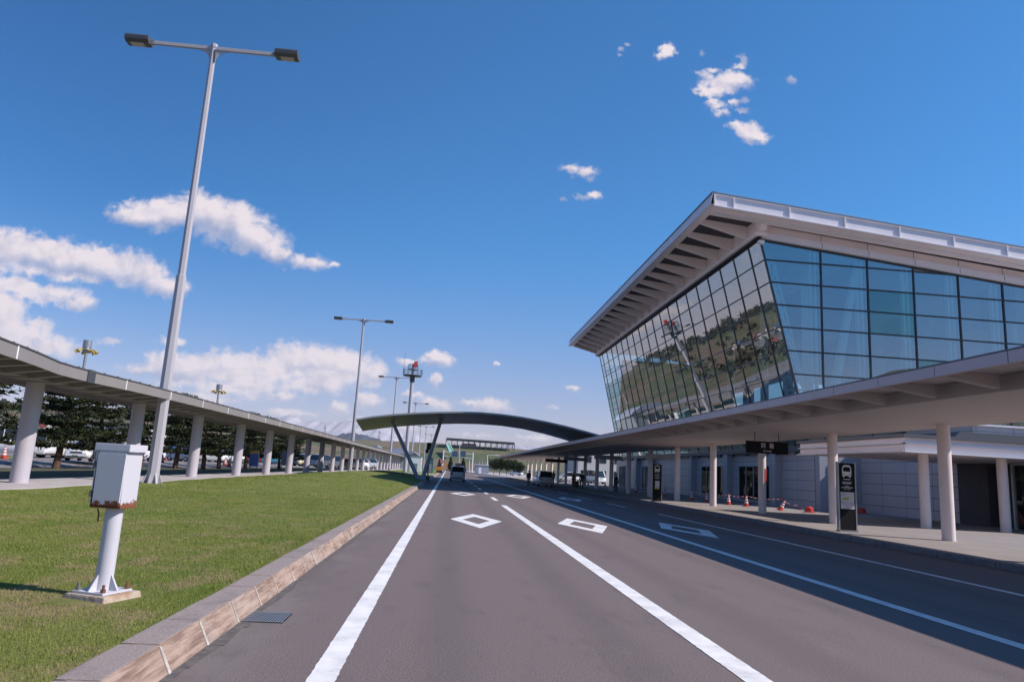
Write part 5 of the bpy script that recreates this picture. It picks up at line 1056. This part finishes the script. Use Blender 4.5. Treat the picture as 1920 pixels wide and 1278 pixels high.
# shelter on the hill
t = thing('hilltop_shelter', 'long dark flat roof on braced steel legs standing on the hill', 'shelter', (22, 520, 17))
Ys = 520; c = [at(*p_, Ys) for p_ in ((837, 820), (965, 829), (965, 846), (837, 836))]
mb = MB(); mb.hexa([(c[0].x,Ys,c[0].z-1.3),(c[1].x,Ys,c[1].z-1.3),(c[1].x,Ys+16,c[1].z-1.3),(c[0].x,Ys+16,c[0].z-1.3),(c[0].x,Ys,c[0].z),(c[1].x,Ys,c[1].z),(c[1].x,Ys+16,c[1].z),(c[0].x,Ys+16,c[0].z)]); build('roof', mb, 'dark_steel', t)
for k in range(13):
    x = c[0].x + (c[1].x-c[0].x)*k/12; zt = c[0].z + (c[1].z-c[0].z)*k/12 - 1.3
    for dy in (0.3, 15): mb = MB(); mb.bar((x, Ys+dy, terrain_h(x, Ys+dy)-1), (x, Ys+dy, zt), .45); build('leg', mb, 'dark_steel', t)
    if k < 12:
        x2 = c[0].x + (c[1].x-c[0].x)*(k+1)/12; zb = terrain_h(x, Ys)+.3; mb = MB(); mb.bar((x, Ys+.3, zb), (x2, Ys+.3, zt), .16); mb.bar((x, Ys+.3, zt), (x2, Ys+.3, zb), .16)
        if k in (0, 1, 7, 8, 9, 10, 11): build('brace', mb, 'dark_steel', t)
mb = MB(); a = at(866, 829, Ys+8); b = at(893, 836, Ys+8); mb.box(a.x, b.x, Ys+6, Ys+10, b.z-1.5, a.z-.5); build('kiosk', mb, 'house_tan', t)
a, b = at(840, 832, 500), at(849, 846, 480); t = thing('green_slide', 'pale green sheeted slope running down from the hilltop shelter', 'slide', (a.x, 490, b.z)); mb = MB(); mb.hexa([(b.x-2, 478, b.z-1), (b.x+.6, 478, b.z-1), (a.x+1.6, 500, a.z-2.5), (a.x-1.4, 500, a.z-2.5), (b.x-2, 478, b.z-.6), (b.x+.6, 478, b.z-.6), (a.x+1.6, 500, a.z), (a.x-1.4, 500, a.z)]); build('sheet', mb, 'green_cloth', t)
mb = MB()
for s_ in (-2.05, .6): mb.bar((b.x+s_, 478, b.z-.4), (a.x+s_+.8, 500, a.z+.3), .25)
build('side_rail', mb, 'clad', t)
# fence at the hill foot
t = thing('hill_fence', 'grey mesh fence running along the foot of the hill', 'fence', (0, 440, 1)); mb = MB()
for k in range(60): x = -70 + 2.4*k; mb.bar((x, 440, terrain_h(x, 440)-.3), (x, 440, terrain_h(x, 440)+2.2), .12)
for z in (.5, 1.2, 2.1): mb.bar((-70, 440, terrain_h(0, 440)+z), (72, 440, terrain_h(0, 440)+z), .1)
build('posts_and_rails', mb, 'steel', t)
# low blue roofed shed beyond the walkway
a, b = at(722, 838, 210), at(783, 848, 210); t = thing('low_shed', 'long shed with a pale blue curved roof behind the walkway', 'shed', ((a.x+b.x)/2, 210, 0))
mb = MB(); prof = [(a.x + (b.x-a.x)*k/10, a.z - 1.6 + 1.6*math.sin(math.pi*k/10)**.7) for k in range(11)]; mb.prism([(x, 210, z) for x, z in prof] + [(b.x, 210, b.z-.4), (a.x, 210, a.z-2.0)], (0, 22, 0)); build('roof', mb, 'sign_blue' if False else mat('shed_roof', (.32, .34, .42), .5), t)
mb = MB(); mb.box(a.x+.4, b.x-.4, 210.5, 231, 0, b.z-.4); build('wall', mb, 'hut', t)
# pale building beyond the terminal and one behind the pines
for (x0, x1, y0, y1, h, lb) in [(30, 52, 165, 185, 9, 'pale flat roofed building seen under the canopy beyond the terminal end'), (-86, -70, 170, 184, 7, 'white low building behind the pines left of the second walkway column')]:
    t = thing('low_building', lb, 'building', ((x0+x1)/2, y0, 0)); mb = MB(); mb.box(x0, x1, y0, y1, 0, h); build('wall', mb, 'house_white', t); mb = MB(); mb.box(x0-.3, x1+.3, y0-.3, y1+.3, h, h+.4); build('roof', mb, 'roof_grey', t)
    for x in np.arange(x0+1.5, x1-1, 3.5):
        for z in (1.2, 4.4): mb = MB(); mb.box(x, x+1.6, y0-.05, y0-.005, z, z+1.5); build('window', mb, 'window_dark', t)
# green post box by the fourth walkway column and a panel board
p = at(474, 884, 62); t = thing('ticket_machine', 'dark blue ticket machine with a yellow top right of the fourth walkway column', 'machine', (p.x, 62, .2)); mb = MB(); mb.box(p.x-.35, p.x+.35, 61.8, 62.2, .75, 1.8); build('cabinet', mb, 'sign_blue', t, bevel=.02); mb = MB(); mb.box(p.x-.3, p.x+.3, 61.8, 62.2, 1.802, 2.05); build('sign_top', mb, 'yellow', t)
for sx in (-.25, .25): mb = MB(); mb.cyl((p.x+sx, 62, .2), (p.x+sx, 62, .75), .03, n=6); build('leg', mb, 'dark_steel', t)
p = at(537, 884, 82); t = thing('notice_board', 'dark blank notice board on legs between two walkway columns', 'board', (p.x, 82, .2)); mb = MB(); mb.box(p.x-.7, p.x+.7, 81.95, 82.05, .9, 2.3); build('panel', mb, 'hut', t)
for sx in (-.6, .6): mb = MB(); mb.cyl((p.x+sx, 82, .2), (p.x+sx, 82, .9), .04, n=6); build('leg', mb, 'dark_steel', t)
# pylons on the skyline
for px, y0, Y, lb in [(712, 806, 900, 'lattice pylon on the skyline left of the V strut'), (610, 797, 1000, 'lattice pylon above the walkway roof, against the snow mountains')]:
    h = at(px, y0, Y); b = -1; t = thing('power_pylon', lb, 'pylon', (h.x, Y, 0)); mb = MB(); H_ = h.z
    for sx in (-1, 1):
        for sy in (-1, 1): mb.bar((h.x+sx*2.5, Y+sy*2.5, -1), (h.x+sx*.4, Y+sy*.4, H_), .3)
    for k in range(6): z = H_*k/6; w_ = 2.5 - 2.1*k/6; mb.bar((h.x-w_, Y-w_, z), (h.x+w_*.8, Y-w_*.8, z+H_/6), .2); mb.bar((h.x+w_, Y-w_, z), (h.x-w_*.8, Y-w_*.8, z+H_/6), .2)
    build('tower', mb, 'steel', t); mb = MB()
    for z, l in ((.82, 4.5), (.92, 3.2)): mb.bar((h.x-l, Y, H_*z), (h.x+l, Y, H_*z), .3)
    build('cross_arm', mb, 'steel', t)

# ------------------------------------------------------------------ people
def person(label, loc, rz, topm, legm, pose):
    """one skinned body with separate fingers, clothes as close shells, hair cap"""
    t = thing('person', label, 'person', loc, rz)
    J = dict(pel=(0,0,.93), bel=(0,.0,1.05), che=(0,0,1.28), nk=(0,.01,1.46), hd0=(0,.015,1.55), hd1=(0,.02,1.64), hd2=(0,.01,1.70))
    st = pose.get('stride', .06); ar = pose.get('arm', .05)
    for s_, nm in ((-1, 'l'), (1, 'r')):
        k = s_*st; J.update({nm+'hip': (s_*.095, 0, .88), nm+'kn': (s_*.10, k*.5+.03, .49), nm+'an': (s_*.10, k, .09), nm+'to': (s_*.115, k+.15, .035), nm+'sh': (s_*.185, 0, 1.39), nm+'el': (s_*.235, -.02+ar*s_, 1.12), nm+'wr': (s_*.235, .07+ar*2*s_, .90), nm+'pa': (s_*.23, .09+ar*2.2*s_, .83)})
    rad = dict(pel=.135, bel=.125, che=.14, nk=.055, hd0=.075, hd1=.095, hd2=.07)
    for nm in 'lr': rad.update({nm+'hip': .09, nm+'kn': .06, nm+'an': .042, nm+'to': .04, nm+'sh': .07, nm+'el': .045, nm+'wr': .032, nm+'pa': .036})
    E_ = [('pel','bel'),('bel','che'),('che','nk'),('nk','hd0'),('hd0','hd1'),('hd1','hd2')]
    for nm in 'lr': E_ += [('pel',nm+'hip'),(nm+'hip',nm+'kn'),(nm+'kn',nm+'an'),(nm+'an',nm+'to'),('che',nm+'sh'),(nm+'sh',nm+'el'),(nm+'el',nm+'wr'),(nm+'wr',nm+'pa')]
    ks = list(J)
    def skin(sel, infl, nm, m_):
        kk = [k for k in ks if k in sel]; me = bpy.data.meshes.new(nm); me.from_pydata([J[k] for k in kk], [(kk.index(a), kk.index(b)) for a, b in E_ if a in sel and b in sel], [])
        o = bpy.data.objects.new(nm, me); col.objects.link(o); sk = o.modifiers.new('skin', 'SKIN'); su = o.modifiers.new('sub', 'SUBSURF'); su.levels = su.render_levels = 1
        for i, k in enumerate(kk): r_ = rad[k]+infl; me.skin_vertices[0].data[i].radius = (r_*(1.25 if k in ('che','pel','bel') else 1), r_*(.85 if k in ('che','pel','bel') else 1))
        me.skin_vertices[0].data[0].use_root = True; bpy.context.view_layer.update()
        m2 = bpy.data.meshes.new_from_object(o.evaluated_get(bpy.context.evaluated_depsgraph_get())); bpy.data.objects.remove(o)
        m2.materials.clear(); m2.materials.append(M[m_]); m2.polygons.foreach_set('use_smooth', [True]*len(m2.polygons)); return m2
    me = skin(set(ks), 0, 'body', 'skin'); bm = bmesh.new(); bm.from_mesh(me); mb = MB()
    for s_, nm in ((-1, 'l'), (1, 'r')):
        p = Vector(J[nm+'pa'])
        for f_ in range(4): o_ = Vector((0, .03-.02*f_, 0)); l = (.06, .072, .068, .052)[f_]; mb.tube([p+o_+Vector((0,0,-.02)), p+o_+Vector((-s_*.01, 0, -.02-l*.6)), p+o_+Vector((-s_*.025, 0, -.02-l))], [.009,.0085,.007], 6)
        mb.tube([p+Vector((0,.03,.01)), p+Vector((-s_*.01,.055,-.02)), p+Vector((-s_*.02,.06,-.045))], [.010,.009,.008], 6)
    mb.prism([(-.012,.11,1.61),(.012,.11,1.61),(0,.11,1.655)], (0,.022,-.004))
    for s_ in (-1, 1): mb.sphere((s_*.092, .01, 1.625), .022, n=6, k=4)
    vv_ = [bm.verts.new(v) for v in mb.v]
    for f_ in mb.f:
        try: bm.faces.new([vv_[i] for i in f_])
        except ValueError: pass
    bm.to_mesh(me); bm.free(); o = bpy.data.objects.new('body', me); col.objects.link(o); o.parent = t
    me = skin({'pel','bel','che','lsh','lel','lwr','rsh','rel','rwr'}, .018, 'jacket', topm); o = bpy.data.objects.new('jacket', me); col.objects.link(o); o.parent = t
    me = skin({'pel','lhip','lkn','lan','rhip','rkn','ran'}, .016, 'trousers', legm); o = bpy.data.objects.new('trousers', me); col.objects.link(o); o.parent = t
    mb = MB(); mb.lathe([(.108, -.04), (.115, .03), (.10, .085), (.06, .12), (.005, .13)], (0, -.008, 1.63), 16); build('hair', mb, 'hair', t, smooth=True, world=False)
    mb = MB()
    for nm in 'lr': p = Vector(J[nm+'an']); mb.box(p.x-.05, p.x+.05, p.y-.08, p.y+.2, 0, .09)
    build('shoes', mb, 'black_trim', t, world=False, bevel=.03)
    mb = MB()
    for s_ in (-1, 1): mb.sphere((s_*.034, .095, 1.645), .011, n=6, k=4)
    mb.box(-.025, .025, .098, .104, 1.575, 1.583); build('eyes_and_mouth', mb, 'hair', t, world=False)
    return t
def ppl(px, Y, label, rz, tm, lm, **pose):
    p = at(px, 900, Y); return person(label, (p.x, Y, .146), rz, tm, lm, pose)
ppl(1091, 77, 'person in dark clothes standing under the canopy with a black suitcase', 2.6, 'cloth_dark', 'cloth_dark', stride=.1)
p = at(1081, 900, 76.5); t = thing('suitcase', 'black upright suitcase beside the person in dark clothes', 'suitcase', (p.x, 76.5, .146)); mb = MB(); mb.box(p.x-.24, p.x+.24, 76.36, 76.64, .2, .88); build('shell', mb, 'bag', t, bevel=.05); mb = MB(); mb.bar((p.x-.12, 76.6, .87), (p.x-.12, 76.6, 1.1), .02); mb.bar((p.x+.12, 76.6, .87), (p.x+.12, 76.6, 1.1), .02); mb.bar((p.x-.13, 76.6, 1.1), (p.x+.13, 76.6, 1.1), .025); build('handle', mb, 'steel', t)
for sx in (-.18, .18): mb = MB(); mb.cyl((p.x+sx-.02, 76.5, .18), (p.x+sx+.02, 76.5, .18), .035, n=10); build('wheel', mb, 'black_trim', t)
ppl(1075, 86, 'person in a brown coat standing behind the suitcase', .6, 'cloth_brown', 'cloth_grey', stride=.05)
ppl(1155, 72, 'person in dark clothes standing alone before the dark terminal wall', -1.2, 'cloth_dark', 'cloth_dark', stride=.04)
ppl(1037, 90, 'person in a red jacket behind the kerbside people carrier', .3, 'cloth_red', 'cloth_dark', stride=.05)
p = gnd(1003, 911, 0); person('person in dark clothes standing at the left rear of the kerbside people carrier', (9.55, 84.6, 0), .2, 'cloth_dark', 'cloth_grey', dict(stride=.08))

# ------------------------------------------------------------------ air: thin even haze round the whole place
hz = build('haze', MB().box(-9400, 9400, -9400, 9400, -1.2, 560), 'asphalt'); tag(hz, 'thin pale haze that fades the snow mountains and far hills', 'haze', kind='stuff')
hm = bpy.data.materials.new('haze_air'); hm.use_nodes = True; t = hm.node_tree; t.nodes.clear(); o = t.nodes.new('ShaderNodeOutputMaterial'); pv = t.nodes.new('ShaderNodeVolumePrincipled')
pv.inputs['Color'].default_value = (.88, .90, .97, 1); pv.inputs['Density'].default_value = 6e-5; pv.inputs['Anisotropy'].default_value = .0
t.links.new(pv.outputs[0], o.inputs['Volume']); hz.data.materials.clear(); hz.data.materials.append(hm)
